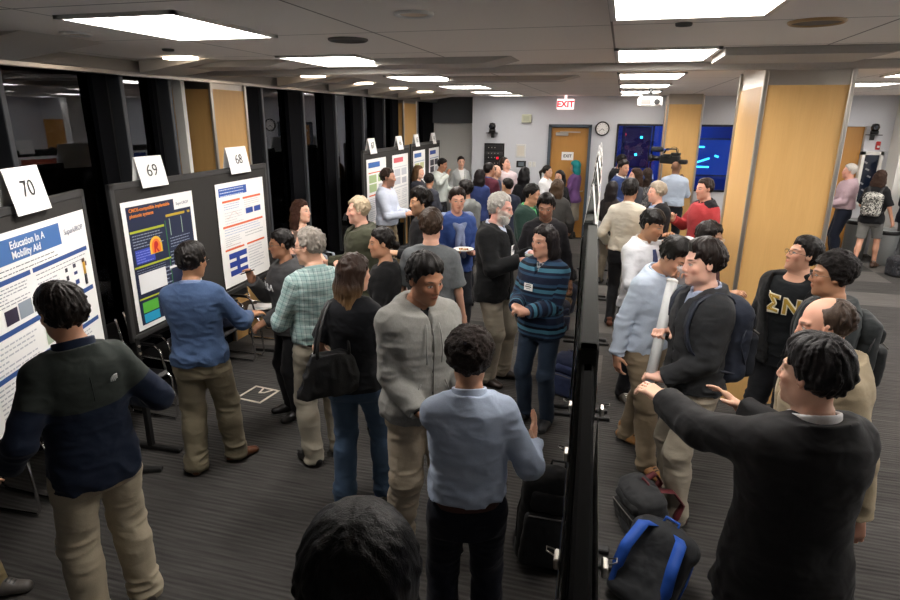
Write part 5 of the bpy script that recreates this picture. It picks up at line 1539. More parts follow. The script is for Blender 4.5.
P('stripes', 'person with shoulder length dark hair in blue striped sweater and jeans with clasped hands', (546, 225), 1.70, -28, head=-45, headp=(2, -2), skin='#c08c72', hairc='#1d1614', hair=dict(style='long', vol=.8, len=.16, wide=1.15, front=.08),
  top=dict(c='#16233f', pat='stripes', c2='#1d4f74', c3='#2d7f9c', hem=.84, fit=.020, bloused=1, name='striped_sweater', lapel=(.035, 1.36)), inner=dict(c='#3a3f4a', hem=.95, pat='plaid', c2='#a9adb5', fit=-.004), collar=dict(c='#444a55', r=.068, h=.02), pants=dict(c='#1f3146', fit=.006, name='jeans'), shoes=dict(c='#191b1f', sole='#555555'),
  R=(.10, .26, 1.12), L=(-.02, .27, 1.10), Rd=(-.8, .4, -.1), Ld=(.9, .3, .1), Rc=1.1, Lc=.9, feet=dict(R=(.11, 0, 8), L=(-.10, -.02, 10)), girth=.98)
P('hoodie', 'person with short black hair in light grey zip hoodie and khakis looking down', (419, 250), 1.82, 25, head=38, headp=(16, 3), skin='#9c6848', hairc='#14100e', beard=.18, hair=dict(vol=.85, top=.010),
  top=dict(c='#86857f', pat='heather', hem=.85, fit=.026, hood=1, bloused=1, name='hoodie', wr=1.2, lapel=(.02, 1.38)), inner=dict(c='#25262b', hem=.95, fit=-.002), collar=dict(c='#1a1a1d', r=.077, h=.018), pants=dict(c='#a39379', fit=.020, wr=1.6), shoes=dict(c='#131517', sole='#d9d9d5', lace='#9a9a9a'),
  R=(.10, .20, .96), L=(-.14, .26, .99), Rd=(-.8, .35, -.35), Ld=(.8, .3, -.4), Rc=.7, Lc=.4, feet=dict(R=(.13, -.02, 14), L=(-.11, .05, 8)), girth=1.06)
P('lightblue', 'person with curly brown hair and light blue dress shirt gesturing, seen from behind', (470, 332), 1.67, -175, head=178, headp=(2, 0), skin='#b07f60', hairc='#22140d', hair=dict(style='afro', vol=.85, low=-.06),
  top=dict(c='#a0b1cb', hem=.99, fit=.012, bloused=1, name='dress_shirt', wr=1.4, sfit=.004), collar=dict(c='#a8b8d0', r=.070, h=.040), belt='#46241b', pants=dict(c='#0e1220', fit=.012), shoes=dict(c='#151414'),
  R=(.33, .20, 1.10), Rp=(.35, -.5, -.8), L=(.15, .38, 1.13), Ld=(1, .3, .3), Rd=(.15, .35, .95), Rn=(-.95, .1, .1), Rc=.12, Lc=.3, feet=dict(R=(.11, 0, 8), L=(-.11, 0, 8)))
P('blackhead', 'person with smooth black hair at the bottom edge, only the head in view', (356, 530), 1.88, 178, headp=(4, 0), skin='#b98a68', hairc='#080707', hair=dict(vol=1.2, top=.006, messy=.35),
  top=dict(c='#16171a', hem=.86, fit=.02), pants=dict(c='#1b1c20'), shoes=dict(c='#151414'), R=(.2, .2, 1.0), L=(-.2, .2, 1.0))
# ---- window side, far
P('bearded', 'person with short beard in pale blue white shirt talking by the third window board', (386, 168), 1.80, 70, head=75, headp=(4, 0), skin='#bd8a70', hairc='#2e2019', beard=.55, hair=dict(vol=.6, recede=.6),
  top=dict(c='#b9c3d8', hem=.98, fit=.018, bloused=1, name='dress_shirt'), collar=dict(c='#c2cadb'), belt='#231812', pants=dict(c='#7b6a48', fit=.014), shoes=dict(c='#1c1512'), R=(.08, .30, 1.14), L=(-.02, .33, 1.15), girth=1.05)
P('blonde', 'person with long light brown hair and dark top smiling by the third window board', (418, 165), 1.68, 50, head=65, female=True, skin='#d6a488', hairc='#5d4630', hair=dict(style='long', vol=.8, len=.26, wide=1.1), top=dict(c='#2c2e38', hem=.86), pants=dict(c='#1b1c22'), shoes=dict(c='#1b1b1b'), R=(.1, .28, 1.1), L=(-.1, .28, 1.1))
P('darkback', 'person with dark hair seen from behind, below the one with long light brown hair', (429, 174), 1.60, 170, head=150, female=True, skin='#b07c5c', hairc='#171211', hair=dict(style='afro', vol=.35, low=-.075), top=dict(c='#3a3d49', hem=.86), pants=dict(c='#202128'), shoes=dict(c='#1b1b1b'), R=(.1, .28, 1.1), L=(-.1, .28, 1.1), pos=(-2.35, 8.1) and hd(429, 174, 1.60))
P('handup', 'person in white shirt raising one hand beside the farthest window board', (440, 158), 1.72, 60, head=70, headp=(14, 0), skin='#9c6b4e', hairc='#15110f', hair=dict(vol=.9), top=dict(c='#c4cdc6', hem=.88, fit=.02, name='white_shirt'), pants=dict(c='#27282e'), shoes=dict(c='#191919'), R=(.14, .26, 1.44), L=(-.1, .28, 1.1), Rd=(-.3, .1, 1), Rc=.8)
P('cardigan', 'person in pale grey cardigan facing the camera near the back left wall', (461, 156), 1.72, 15, head=10, female=True, skin='#c99a82', hairc='#231a17', hair=dict(style='bun', vol=.6), top=dict(c='#a8acab', hem=.84, lapel=(.06, 1.1), name='cardigan'), inner=dict(c='#d8d8d5', hem=.9), pants=dict(c='#22242a'), shoes=dict(c='#191919'), R=(.2, .12, .95), L=(-.2, .12, .95))
P('bluescarf', 'person in blue shirt with grey sweater tied round the shoulders holding a white plate', (457, 188), 1.76, 15, head=10, headp=(4, 0), skin='#c48e74', hairc='#241a15', hair=dict(vol=1.0, top=.012),
  top=dict(c='#1d4690', hem=.84, fit=.020, name='blue_shirt'), pants=dict(c='#23262e'), shoes=dict(c='#1b1b1b'), R=(.15, .28, 1.10), L=(-.12, .29, 1.10), Rd=(-.6, .8, 0), Ld=(.6, .8, 0), Rc=.5, Lc=.5, Rn=(0, .1, 1), Ln=(0, .1, 1))
P('greyhood2', 'person with short dark hair in grey hooded top, turned away behind the blue shirt', (466, 180), 1.72, -150, head=-120, skin='#a87858', hairc='#171312', hair=dict(vol=.8), top=dict(c='#7b7e7c', hem=.86, hood=1, fit=.02, pat='heather'), pants=dict(c='#24262c'), shoes=dict(c='#1b1b1b'), R=(.1, .28, 1.1), L=(-.1, .28, 1.1), pos=None)
P('longblack', 'person with very long black hair over a dark blue top seen from behind', (480, 169), 1.66, 165, head=160, female=True, skin='#b5866a', hairc='#171113', hair=dict(style='long', vol=.9, len=.42, wide=1.1), top=dict(c='#20336a', hem=.84, fit=.012), pants=dict(c='#181a20'), shoes=dict(c='#191919'), R=(.15, .2, 1.0), L=(-.2, .2, 1.05))
P('maroon', 'person with black hair in maroon and blue jacket near the equipment rack', (489, 163), 1.72, 150, head=110, skin='#b07c5e', hairc='#14100f', hair=dict(vol=1.2), top=dict(c='#5e1f33', hem=.84, fit=.02), collar=dict(c='#2c4a8a', r=.078), pants=dict(c='#22242b'), shoes=dict(c='#191919'), R=(.1, .28, 1.1), L=(-.1, .28, 1.1))
P('balding2', 'person with thinning grey hair partly hidden beside the maroon jacket', (496, 165), 1.62, 70, head=75, skin='#c6967c', hairc='#6d5a4e', hair=dict(style='balding', vol=.6), top=dict(c='#3c4660', hem=.84), pants=dict(c='#22242b'), shoes=dict(c='#191919'), R=(.1, .28, 1.1), L=(-.1, .28, 1.1))
P('pinkup', 'person in pale pink shirt looking up beside the wall panel', (507, 157), 1.76, 10, head=60, headp=(-20, 0), skin='#c4917a', hairc='#2a1d17', hair=dict(vol=.9), top=dict(c='#cbb6ba', hem=.90, fit=.02, name='pink_shirt'), collar=dict(c='#d4c3c6'), pants=dict(c='#2a2c33'), shoes=dict(c='#191919'), R=(.2, .12, .9), L=(-.2, .12, .9))
P('navyboy', 'shorter person with cropped dark hair in navy jacket, back turned, before the rack', (508, 178), 1.62, -165, head=-130, skin='#a87858', hairc='#1a1413', hair=dict(vol=.7), top=dict(c='#232b40', hem=.84, fit=.02), pants=dict(c='#22242b'), shoes=dict(c='#191919'), R=(.1, .28, 1.1), L=(-.1, .28, 1.1))
P('hairclip', 'person with long black hair held by a silver clip, dark clothes, back turned', (525, 167), 1.68, 165, head=150, female=True, skin='#b88a6c', hairc='#121012', hair=dict(style='long', vol=1.0, len=.42, wide=1.25), top=dict(c='#131318', hem=.84), pants=dict(c='#151519'), shoes=dict(c='#191919'), R=(.15, .2, 1.0), L=(-.2, .2, 1.05))
P('greenjacket', 'person in dark green puffer jacket with bright green lining looking right', (530, 184), 1.72, 60, head=75, headp=(8, 0), skin='#b98664', hairc='#15110f', hair=dict(vol=1.0), top=dict(c='#1d3a32', hem=.82, fit=.030, lapel=(.05, 1.25), name='puffer_jacket'), inner=dict(c='#2fae5c', hem=.9, fit=.004), collar=dict(c='#2fae5c', r=.080, h=.03), pants=dict(c='#22242b'), shoes=dict(c='#191919'), R=(.1, .28, 1.1), L=(-.1, .28, 1.1))
P('whiteblouse', 'person with dark tied hair in white blouse smiling before the exit door', (547, 165), 1.64, 55, head=80, female=True, skin='#c99a7a', hairc='#17120f', hair=dict(style='pony', vol=.7, len=.15), top=dict(c='#d2d3d4', hem=.9, fit=.012, name='blouse'), collar=dict(c='#dadada', r=.058), pants=dict(c='#22242b'), shoes=dict(c='#191919'), R=(.1, .28, 1.1), L=(-.1, .28, 1.1))
P('blacktop', 'person with long black hair and black top, partly hidden before the exit door', (560, 170), 1.64, 20, head=-30, female=True, skin='#b98a70', hairc='#151112', hair=dict(style='long', vol=.9, len=.30), top=dict(c='#121216', hem=.84), pants=dict(c='#16161a'), shoes=dict(c='#191919'), R=(.1, .28, 1.1), L=(-.1, .28, 1.1))
P('brownback', 'person with brown hair tied back in olive grey coat seen from behind', (558, 179), 1.66, 175, head=165, female=True, skin='#b88a6c', hairc='#4b3827', hair=dict(style='long', vol=.9, len=.16), top=dict(c='#4a4845', hem=.76, fit=.022, name='coat'), pants=dict(c='#16161a'), shoes=dict(c='#191919'), R=(.22, .15, .95), L=(-.2, .15, .95))
P('hijab', 'person in teal headscarf and purple cardigan with beige skirt, turned away from the camera', (576, 161), 1.64, -110, head=-110, female=True, skin='#c08d70', hairc='#1f8c90', hair=dict(style='long', vol=2.6, len=.14, wide=1.25, front=.05), top=dict(c='#6b3f80', hem=.84, fit=.014, name='cardigan'), collar=dict(c='#24466e', r=.075, h=.03), pants=dict(c='#8d8371', skirt=1, short=.42, name='skirt'), shoes=dict(c='#2a2622'), R=(.1, .28, 1.05), L=(-.1, .28, 1.05), Lp=(-.6, -.5, -.4))
# ---- right of the divider, far
P('suitfar', 'tall person in black suit behind the blue sweater on the right of the divider', (619, 151), 1.83, 60, head=55, headp=(12, 0), skin='#b88a70', hairc='#15110f', hair=dict(vol=1.0), top=dict(c='#14151a', hem=.78, fit=.026, lapel=(.06, 1.12), name='suit_jacket'), inner=dict(c='#c9ccd4', hem=.9), collar=dict(c='#cdd0d6', r=.075), pants=dict(c='#14151a'), shoes=dict(c='#111111'), R=(.1, .28, 1.1), L=(-.1, .28, 1.1), pos=(.0, 12.55))
P('bluecollar', 'person in royal blue sweater with white collar holding a hand to the ear', (623, 160), 1.80, 50, head=45, headp=(6, 0), skin='#bb8a6e', hairc='#1e1713', hair=dict(vol=.9, top=.008), top=dict(c='#20386c', hem=.86, fit=.02, name='sweater'), collar=dict(c='#dfe2e6', r=.078, h=.035), pants=dict(c='#1d2027'), shoes=dict(c='#191919'), R=(.16, .22, 1.05), L=(-.12, .20, 1.5), Ld=(.2, -.1, 1), Lc=.9)
P('cream', 'person with black hair in cream shirt seen from behind right of the divider', (631, 179), 1.82, 170, head=160, skin='#a87858', hairc='#131010', hair=dict(vol=1.0, top=.006), top=dict(c='#b9b29f', hem=.95, fit=.018, bloused=1, name='cream_shirt'), collar=dict(c='#d6cfbe', r=.072), pants=dict(c='#1c1d22'), shoes=dict(c='#5a2f1c'), R=(.14, .26, 1.1), L=(-.24, .14, 1.0))
P('darkwoman', 'person with long dark hair standing close to the divider, behind the cream shirt', (613, 181), 1.60, 150, head=150, female=True, skin='#b58566', hairc='#181213', hair=dict(style='long', vol=.9, len=.30), top=dict(c='#2a2320', hem=.84), pants=dict(c='#6d6250'), shoes=dict(c='#191919'), R=(.1, .28, 1.1), L=(-.1, .28, 1.1))
P('wavyone', 'person with wavy brown hair turned left, left one of the two wavy haired people', (637, 168), 1.73, -60, head=-75, female=True, skin='#cb9a80', hairc='#3d2a1e', hair=dict(style='curlylong', vol=1.1, len=.16), top=dict(c='#3a3c44', hem=.84), pants=dict(c='#1d2027'), shoes=dict(c='#191919'), R=(.1, .28, 1.1), L=(-.1, .28, 1.1))
P('wavytwo', 'person with wavy brown hair seen from behind, right one of the two wavy haired people', (648, 168), 1.66, 165, head=150, female=True, skin='#cb9a80', hairc='#33251c', hair=dict(style='curlylong', vol=1.2, len=.14, wide=1.25), top=dict(c='#4b4a4c', hem=.84, pat='blotch', c2='#8b8a88'), pants=dict(c='#1d2027'), shoes=dict(c='#191919'), R=(.1, .28, 1.1), L=(-.1, .28, 1.1))
P('greysuit', 'older person with silver hair in dark suit and blue shirt facing left', (659, 182), 1.74, -60, head=-75, headp=(0, 0), skin='#cc9882', hairc='#a89d8b', hair=dict(vol=1.1, top=.006), top=dict(c='#191a1e', hem=.80, fit=.024, lapel=(.06, 1.12), name='suit_jacket'), inner=dict(c='#8fa6cc', hem=.9), collar=dict(c='#8fa6cc', r=.076), pants=dict(c='#17181c'), shoes=dict(c='#151414'), R=(.1, .28, 1.1), L=(-.1, .28, 1.1), girth=1.05)
P('cameraman', 'bald person in light blue shirt filming with a shoulder video camera, back to us', (677, 160), 1.80, 175, head=178, skin='#7a5238', hairc='#15110f', hair=dict(style='none'), top=dict(c='#a3b3c8', hem=.98, fit=.022, bloused=1, name='dress_shirt'), collar=dict(c='#9cb0ca', r=.074), belt='#3a2416', pants=dict(c='#15171d'), shoes=dict(c='#131313'), R=(.12, .24, 1.38), L=(-.08, .26, 1.42), Rd=(0, .5, .8), Ld=(0, .5, .8), Rp=(.35, -.2, -.9), Lp=(-.35, -.2, -.9), Rc=.9, Lc=.9, girth=1.08)
P('redblack', 'person in red and black zip sweater eating beside the large timber column', (708, 178), 1.80, -55, head=-55, headp=(4, 0), skin='#c78f78', hairc='#2c1f19', hair=dict(vol=.7, recede=.8), beard=.12, top=dict(c='#b81420', pat='raglan', c2='#17151a', hem=.86, fit=.024, name='red_sweater'), collar=dict(c='#17151a', r=.074, h=.03), pants=dict(c='#1b1d24'), shoes=dict(c='#151414'), R=(.16, .30, 1.24), L=(-.20, .16, 1.0), Rd=(-.2, .7, .7), Rc=1.1, girth=1.05)
# ---- right of the divider, near
P('whiteshirt', 'person in white shirt and blue tie holding a clear cup, hand at face', (648, 208), 1.76, 45, head=60, headp=(16, 0), skin='#a1714f', hairc='#120f0f', hair=dict(vol=1.0, top=.006, front=.05),
  top=dict(c='#b9bbc2', hem=.90, fit=.018, sleeve='rolled', name='white_shirt', wr=1.3, tail=.02), collar=dict(c='#e0e1e4', r=.068, h=.034), pants=dict(c='#15151a', fit=.002), shoes=dict(c='#3d352c', sole='#8c867c', lace='#c9c5bc'),
  R=(.13, .33, 1.12), L=(-.04, .30, 1.50), Rd=(-.2, 1, .1), Ld=(.5, -.2, .8), Rc=1.1, Lc=.8, feet=dict(R=(.12, .03, 12), L=(-.10, .06, 14)), Lp=(-.7, .4, .1))
P('drinking', 'person in light blue shirt, brown chinos and tan boots drinking with bowed head', (670, 238), 1.76, 50, pos=(.30, 4.35), head=55, headp=(26, 0), skin='#b07d5f', hairc='#15110f', hair=dict(vol=1.2, top=.014),
  top=dict(c='#a6b6cb', hem=.90, fit=.016, name='dress_shirt', wr=1.3), collar=dict(c='#9bb1cc', r=.070), belt='#1d1613', pants=dict(c='#7c6a4e', fit=.012, wr=1.3, name='chinos'), shoes=dict(c='#9a6d3c', sole='#5a3d22', boot=1, lace='#3d2a18'),
  R=(.26, -.04, .86), L=(-.02, .24, 1.44), Rd=(.1, .3, -.9), Ld=(.4, .2, .7), Lc=1.0, Rc=.5, lean=(6, 0), feet=dict(R=(.12, .22, 4), L=(-.10, -.20, 10)))
P('whitecap', 'person with dark hair and white eyewear frame, mostly hidden behind the light blue shirt', (706, 222), 1.72, 60, head=70, headp=(10, 0), skin='#a87858', hairc='#1b1513', hair=dict(vol=1.0), glasses='#e8e8e6', top=dict(c='#4a2226', hem=.84, fit=.016), pants=dict(c='#17181c'), shoes=dict(c='#151414'), R=(.1, .3, 1.22), L=(-.1, .28, 1.1), pos=hd(706, 222, 1.72))
P('tubeman', 'person in charcoal cardigan with navy backpack holding a white poster tube', (711, 240), 1.83, -60, head=-65, headp=(4, 0), skin='#cb9a84', hairc='#1d1512', hair=dict(vol=1.2, top=.012, messy=.8),
  top=dict(c='#26282b', hem=.90, fit=.020, lapel=(.045, 1.30), name='cardigan', pat='heather', wr=1.1), inner=dict(c='#8896b4', hem=.93), collar=dict(c='#8e9bb8', r=.074, h=.03), pants=dict(c='#9a8f7a', fit=.008, wr=1.3), shoes=dict(c='#3f1716', sole='#1c1110', rough=.3),
  R=(.12, .13, 1.20), L=(-.08, .22, .98), Rd=(-.5, .8, .1), Ld=(.6, .7, 0), Rc=1.2, Lc=1.2, feet=dict(R=(.11, -.04, 8), L=(-.12, .06, 8)))
P('greekshirt', 'person with glasses in black T-shirt with gold Greek letters looking up left', (804, 237), 1.72, -24, head=-62, headp=(-12, 0), skin='#bf8a6e', hairc='#15110f', beard=.2, hair=dict(vol=1.1, top=.008), glasses='#1b1b1b',
  top=dict(c='#121315', hem=.82, fit=.028, lapel=(.10, .85), gap=.05, name='open_jacket'), inner=dict(c='#101418', hem=.88, fit=.006, neck=1.465, name='t_shirt'), pants=dict(c='#191b20', fit=.01), shoes=dict(c='#151414'), R=(.25, .08, .85), L=(-.25, .08, .85), girth=1.15)
P('afroglasses', 'person with curly black hair and glasses in dark jacket with a backpack facing left', (841, 254), 1.76, -70, head=-80, headp=(2, 0), skin='#a3714f', hairc='#161110', hair=dict(style='afro', vol=.7, low=-.05), glasses='#3a2c22',
  top=dict(c='#2c3335', hem=.82, fit=.026, lapel=(.05, 1.2), name='jacket'), inner=dict(c='#17191c', hem=.9), pants=dict(c='#22242b'), shoes=dict(c='#151414'), R=(.24, .05, .84), L=(-.24, .08, .86))
P('tanjacket', 'balding person in tan blazer and brown trousers at the right edge', (842, 298), 1.76, -75, head=-78, headp=(10, 0), skin='#c28c72', hairc='#4a3c33', hair=dict(style='balding', vol=.5),
  top=dict(c='#a3916d', hem=.76, fit=.034, lapel=(.06, 1.10), name='blazer', wr=1.0, flare=.04), inner=dict(c='#d5d5d5', hem=.9), collar=dict(c='#dcdcdc', r=.080), pants=dict(c='#4e3a22', fit=.02), shoes=dict(c='#1c1512'), R=(.25, .05, .85), L=(-.27, -.14, .88), girth=1.12)
P('pointing', 'person in black suit pointing with the left arm stretched out, seen from behind', (826, 341), 1.78, -140, head=-110, headp=(2, 0), skin='#c4977c', hairc='#120f10', hair=dict(vol=1.5, top=.012, messy=1.0, low=-.085),
  top=dict(c='#0e0e10', hem=.74, fit=.032, lapel=(.06, 1.15), name='suit_jacket', wr=1.0, flare=.05, rough=.7), inner=dict(c='#d8d8d8', hem=.9), collar=dict(c='#e2e2e2', r=.078, h=.034), pants=dict(c='#0f0f12', fit=.02), shoes=dict(c='#111111'),
  L=(-.27, .49, 1.31), R=(.06, .46, 1.27), Ld=(-.55, .75, .30), Lc=.55, Ln=(.1, .2, -1), Rd=(-.5, .7, .5), Rc=.25, Rn=(-.5, -.2, -1), girth=1.05)
P('pinkelder', 'older person with white hair in pink shirt and dark jeans beyond the large timber column', (849, 155), 1.76, -80, head=-85, pos=(3.98, 12.4), skin='#c98f78', hairc='#cfcac2', hair=dict(vol=1.0), top=dict(c='#b0919b', hem=.985, fit=.03, bloused=1, name='pink_shirt', pat='heather'), collar=dict(c='#b08a98', r=.078), belt='#4a3020', pants=dict(c='#151c2c', name='jeans', fit=.012), shoes=dict(c='#1b1b1b'), R=(.1, .28, 1.08), L=(-.1, .28, 1.05), girth=1.12)
P('shortsgirl', 'person with long wavy brown hair, grey shorts and a patterned backpack walking away at right', (882, 170), 1.70, 165, head=150, female=True, skin='#c68f72', hairc='#38251b', hair=dict(style='curlylong', vol=1.2, len=.26, wide=1.3), top=dict(c='#101115', hem=.84, sleeve='short', fit=.02, slen=.9), pants=dict(c='#6a6a66', short=.56, fit=.012, name='shorts'), shoes=dict(c='#4a3428', sole='#241a14'), R=(.28, .10, .90), L=(-.2, .26, 1.0), feet=dict(R=(.12, .20, 6), L=(-.08, -.22, 6)))
P('rightedge', 'person in navy jacket cut off by the right edge beside the patterned backpack', (903, 165), 1.72, 150, head=140, skin='#b58566', hairc='#15110f', hair=dict(vol=1.0), top=dict(c='#141a2a', hem=.80, fit=.03), pants=dict(c='#4c4f52'), shoes=dict(c='#191919'), R=(.1, .28, 1.1), L=(-.1, .28, 1.1), pos=(5.0, 12.3))
P('leftedge', 'person cut off at bottom left, only a grey laced shoe in view', (-60, 250), 1.75, 60, head=60, pos=(-3.56, 1.62), world=-62, seat=1, skin='#b58566', hairc='#15110f', hair=dict(vol=1.0), top=dict(c='#3a3d49', hem=.84), pants=dict(c='#7a6a3c', fit=.012), shoes=dict(c='#5c5854', sole='#8c8880', lace='#1a1a1a'), R=(.1, .28, 1.1), L=(-.1, .28, 1.1), feet=dict(R=(.12, .36, 10), L=(-.04, .56, -4)))

# ------------------------------------------------------------------ things carried, worn and standing about
def child_mesh(mb, name, mat, info):
    return mb.build(name, mat, info['root'])
FACE = Matrix(((-1, 0, 0), (0, 0, 1), (0, 1, 0)))       # text on the front of a figure
def front_y(info, z, x=0, grow=.03):
    B = info['B']; zz = ZS; a = np.interp(z, zz, B['a']) * info['g'] + grow; b = np.interp(z, zz, B['b']) * info['g'] + grow; c = np.interp(z, zz, B['c'])
    q = max(0, 1 - (abs(x) / a) ** 2.3) ** (1 / 2.3)
    return c + b * q
def tmat(info): return Matrix([list(r) for r in info['T']])
def chest_text(info, s, x, z, size, mat, name, grow=.04, yaw=0, bold=0):
    y = front_y(info, z, x, grow)
    p = info['tw']((x, y, z)); return text(s, size, p, tmat(info) @ Matrix.Rotation(math.radians(yaw), 3, 'Z') @ FACE, mat, info['root'], name, ext=.003, bold=bold)
def badge(info, x, z, grow, w_=.085, h=.06, lab=True):
    y = front_y(info, z, x, grow); p = info['tw']((x, y, z)); M = tmat(info) @ Matrix.Rotation(-x * 3.0, 3, 'Z')
    o = MB().box(p, (w_, .003, h), M=M, bev=.001).build('name_tag', M_paper, info['root'])
    MB().box(Vector(p) + M @ Vector((0, .003, .004)), (w_ * .7, .001, .008), M=M).box(Vector(p) + M @ Vector((0, .003, -.012)), (w_ * .5, .001, .004), M=M).box(Vector(p) + M @ Vector((0, .003, .020)), (w_ * .6, .001, .005), M=M).build('printed_lines', M_ink, o)
    return o
badge(PP['stripes'], .045, 1.27, .060); badge(PP['darkshirt'], -.09, 1.30, .054, .05, .04); badge(PP['whitebeard'], -.02, 1.27, .052, .07, .085)
gk = PP['greekshirt']; gold = plain('gold_letter', '#b8973c', .6); cream_ = plain('cream_letter_edge', '#e6e0cc', .6)
for s_, x, yw in (('\u03a3', .062, -18), ('N', -.066, 18)):
    chest_text(gk, s_, x, 1.275, .155, cream_, 'letter_edge', .030, yw, .010); chest_text(gk, s_, x, 1.275, .155, gold, 'letter', .0335, yw, .003)
mr = PP['mrhoodie']; wl = plain('white_print', '#cfcfcf', .7)
for s_, x, yw in (('M', .055, -18), ('R', -.010, 0), ('A', -.07, 18)): chest_text(mr, s_, x, 1.27, .075, wl, 'chest_letter', .050, yw, .002)
# hoodie details
hd2 = PP['hoodie']
def on_front(info, pts, grow): return [info['tw']((x, front_y(info, z, x, grow), z)) for x, z in pts]
MB().tube(on_front(hd2, [(0, z) for z in np.linspace(1.38, .86, 18)], .066), .0035, 6).build('zipper', plain('zip_grey', '#6f6e6a', .4, .5), hd2['root'])
for x in (-1, 1):
    MB().tube(on_front(hd2, [(x * .035, 1.41), (x * .04, 1.36), (x * .045, 1.28), (x * .042, 1.20)], .074), .0035, 6).build('drawstring', plain('cord_grey', '#83827e', .8), hd2['root'])
    MB().tube(on_front(hd2, [(x * .07, 1.09), (x * .12, .98), (x * .125, .92)], .068), .003, 6).build('pocket_seam', plain('seam_grey', '#6d6c69', .8), hd2['root'])
chest_text(hd2, 'C', -.085, 1.27, .026, plain('navy_logo', '#1c2340', .6), 'chest_logo', .070, 12, .002)
# pale mountain-like curved mark on the back of the fleece
fl = PP['fleece']; b = MB()
yb = -front_y(fl, 1.32, .10, .052) - .02
for k, r in enumerate((.012, .020, .028)):
    pts = [(.105 - r * math.cos(t) , r * math.sin(t)) for t in np.linspace(0, PI / 2, 8)]
    b.tube([fl['tw']((x, yb + .012 * abs(x - .08) * 8, 1.335 + z)) for x, z in pts], .0035, 6)
b.build('back_logo', plain('logo_grey', '#b3b6b3', .6), fl['root'])
MB().tube([fl['tw']((0, -front_y(fl, z, 0, .044) - .014, z)) for z in np.linspace(1.44, 1.27, 8)], .0022, 6).build('back_seam', plain('dark_seam', '#1a201e', .9), fl['root'])
# tie of the white shirt
ws = PP['whiteshirt']; b = MB()
pts = on_front(ws, [(0, 1.42), (0, 1.36), (-.008, 1.26), (-.012, 1.16), (-.012, 1.04)], .045)
for i in range(len(pts) - 1):
    a_, c_ = Vector(pts[i]), Vector(pts[i + 1]); w0 = .016 + .008 * i; w1 = .016 + .008 * (i + 1)
    b.add([a_ + Vector((-w0, 0, 0)), a_ + Vector((w0, 0, 0)), c_ + Vector((w1, 0, 0)), c_ + Vector((-w1, 0, 0)), a_ + Vector((-w0, .005, 0)), a_ + Vector((w0, .005, 0)), c_ + Vector((w1, .005, 0)), c_ + Vector((-w1, .005, 0))], [(0, 1, 2, 3), (7, 6, 5, 4), (0, 4, 5, 1), (1, 5, 6, 2), (2, 6, 7, 3), (3, 7, 4, 0)])
b.build('necktie', plain('navy_tie', '#22305c', .6), ws['root'])
# knotted sweater sleeves of the blue shirt
bs = PP['bluescarf']; v = Vol((-.25, -.2, .9), (.25, .3, 1.6), .0085)
for sx in (-1, 1):
    v.cone(bs['tw']((sx * .15, -.02, 1.43)), bs['tw']((sx * .02, .13, 1.35)), .050, .036, k=.02); v.cone(bs['tw']((sx * .012, .155, 1.33)), bs['tw']((sx * .038, .172, 1.04)), .032, .026, k=.02)
v.cone(bs['tw']((-.15, -.04, 1.44)), bs['tw']((.15, -.04, 1.44)), .05, .05, k=.03); v.ell(bs['tw']((0, .15, 1.34)), (.04, .035, .04), k=.02)
v.cone(bs['tw']((0, -.01, 1.40)), bs['tw']((0, 0, 1.58)), .066, .070, k=.01, mode='d')
v.band(lambda x, y, z: -.004 * (1 - 2 * np.abs(vnoise(x * 25, y * 25, z * 25))))
m_, V_ = v.mesh('tied_sweater', 1); setattr_vec(m_, 'gp', V_); link('tied_sweater', m_, cloth_mat('#6f7fa6', 'heather'), bs['root'])

# ---- cups, plates, tube
def grip_world(info, sd): return to_world(info, info['grips'][sd][0])
def cup(info, sd, lbl, col, h=.105, r=.036, clear=False, lid=None, off=(0, 0, 0)):
    p = grip_world(info, sd) + Vector(off)
    o = empty('cup', (p.x, p.y, p.z - h * .45), 0, lbl, 'cup')
    prof = [(0, 0), (r * .72, 0), (r * .74, .002), (r, h), (r * 1.05, h + .002), (r * 1.05, h - .002), (r * .97, h - .003), (r * .70, .005), (0, .005)]
    m = plain('clear_plastic', '#c9cdd0', .1) if clear else pm(col)
    if clear:
        t = _mc.get('clearcup')
        if t is None:
            n_ = NT('clear_cup'); b_ = n_.bsdf((.9, .92, .95), .05, 0, .6); b_.inputs['Alpha'].default_value = .35; t = n_.m; _mc['clearcup'] = t
        m = t
    MB().lathe(prof, (0, 0, 0), 28).build('cup_body', m, o)
    if clear: MB().lathe([(0, .006), (r * .70, .006), (r * .80, h * .4), (0, h * .4)], (0, 0, 0), 24).build('drink', pm('#8c3a3a' if 'red' in lbl else '#8f9aa0'), o)
    if lid: MB().lathe([(0, h + .012), (r * .9, h + .012), (r * 1.08, h + .004), (r * 1.08, h - .006)], (0, 0, 0), 28).build('lid', pm(lid), o)
    else: MB().cyl((0, 0, h * .7), r * .88, .002, 24).build('coffee' if not clear else 'ice', pm('#3b2416' if not clear else '#c9cdd0'), o)
    return o
cup(PP['whitebeard'], 1, 'paper coffee cup held by the older bearded person in black jacket', '#8b8f86', .12, .042)
cup(PP['whiteshirt'], 1, 'clear plastic cup in the hand of the person in white shirt', '', .12, .042, clear=True)
cup(PP['drinking'], -1, 'clear cup of red drink raised by the bowed person in light blue shirt', '', .11, .040, clear=True)
cup(PP['redblack'], 1, 'small pale snack cup held by the person in red sweater', '#d9c9a8', .07, .034)
cup(PP['curlynose'], 1, 'dark cup raised beside the person with thick black hair', '#1b1b1e', .12, .040)
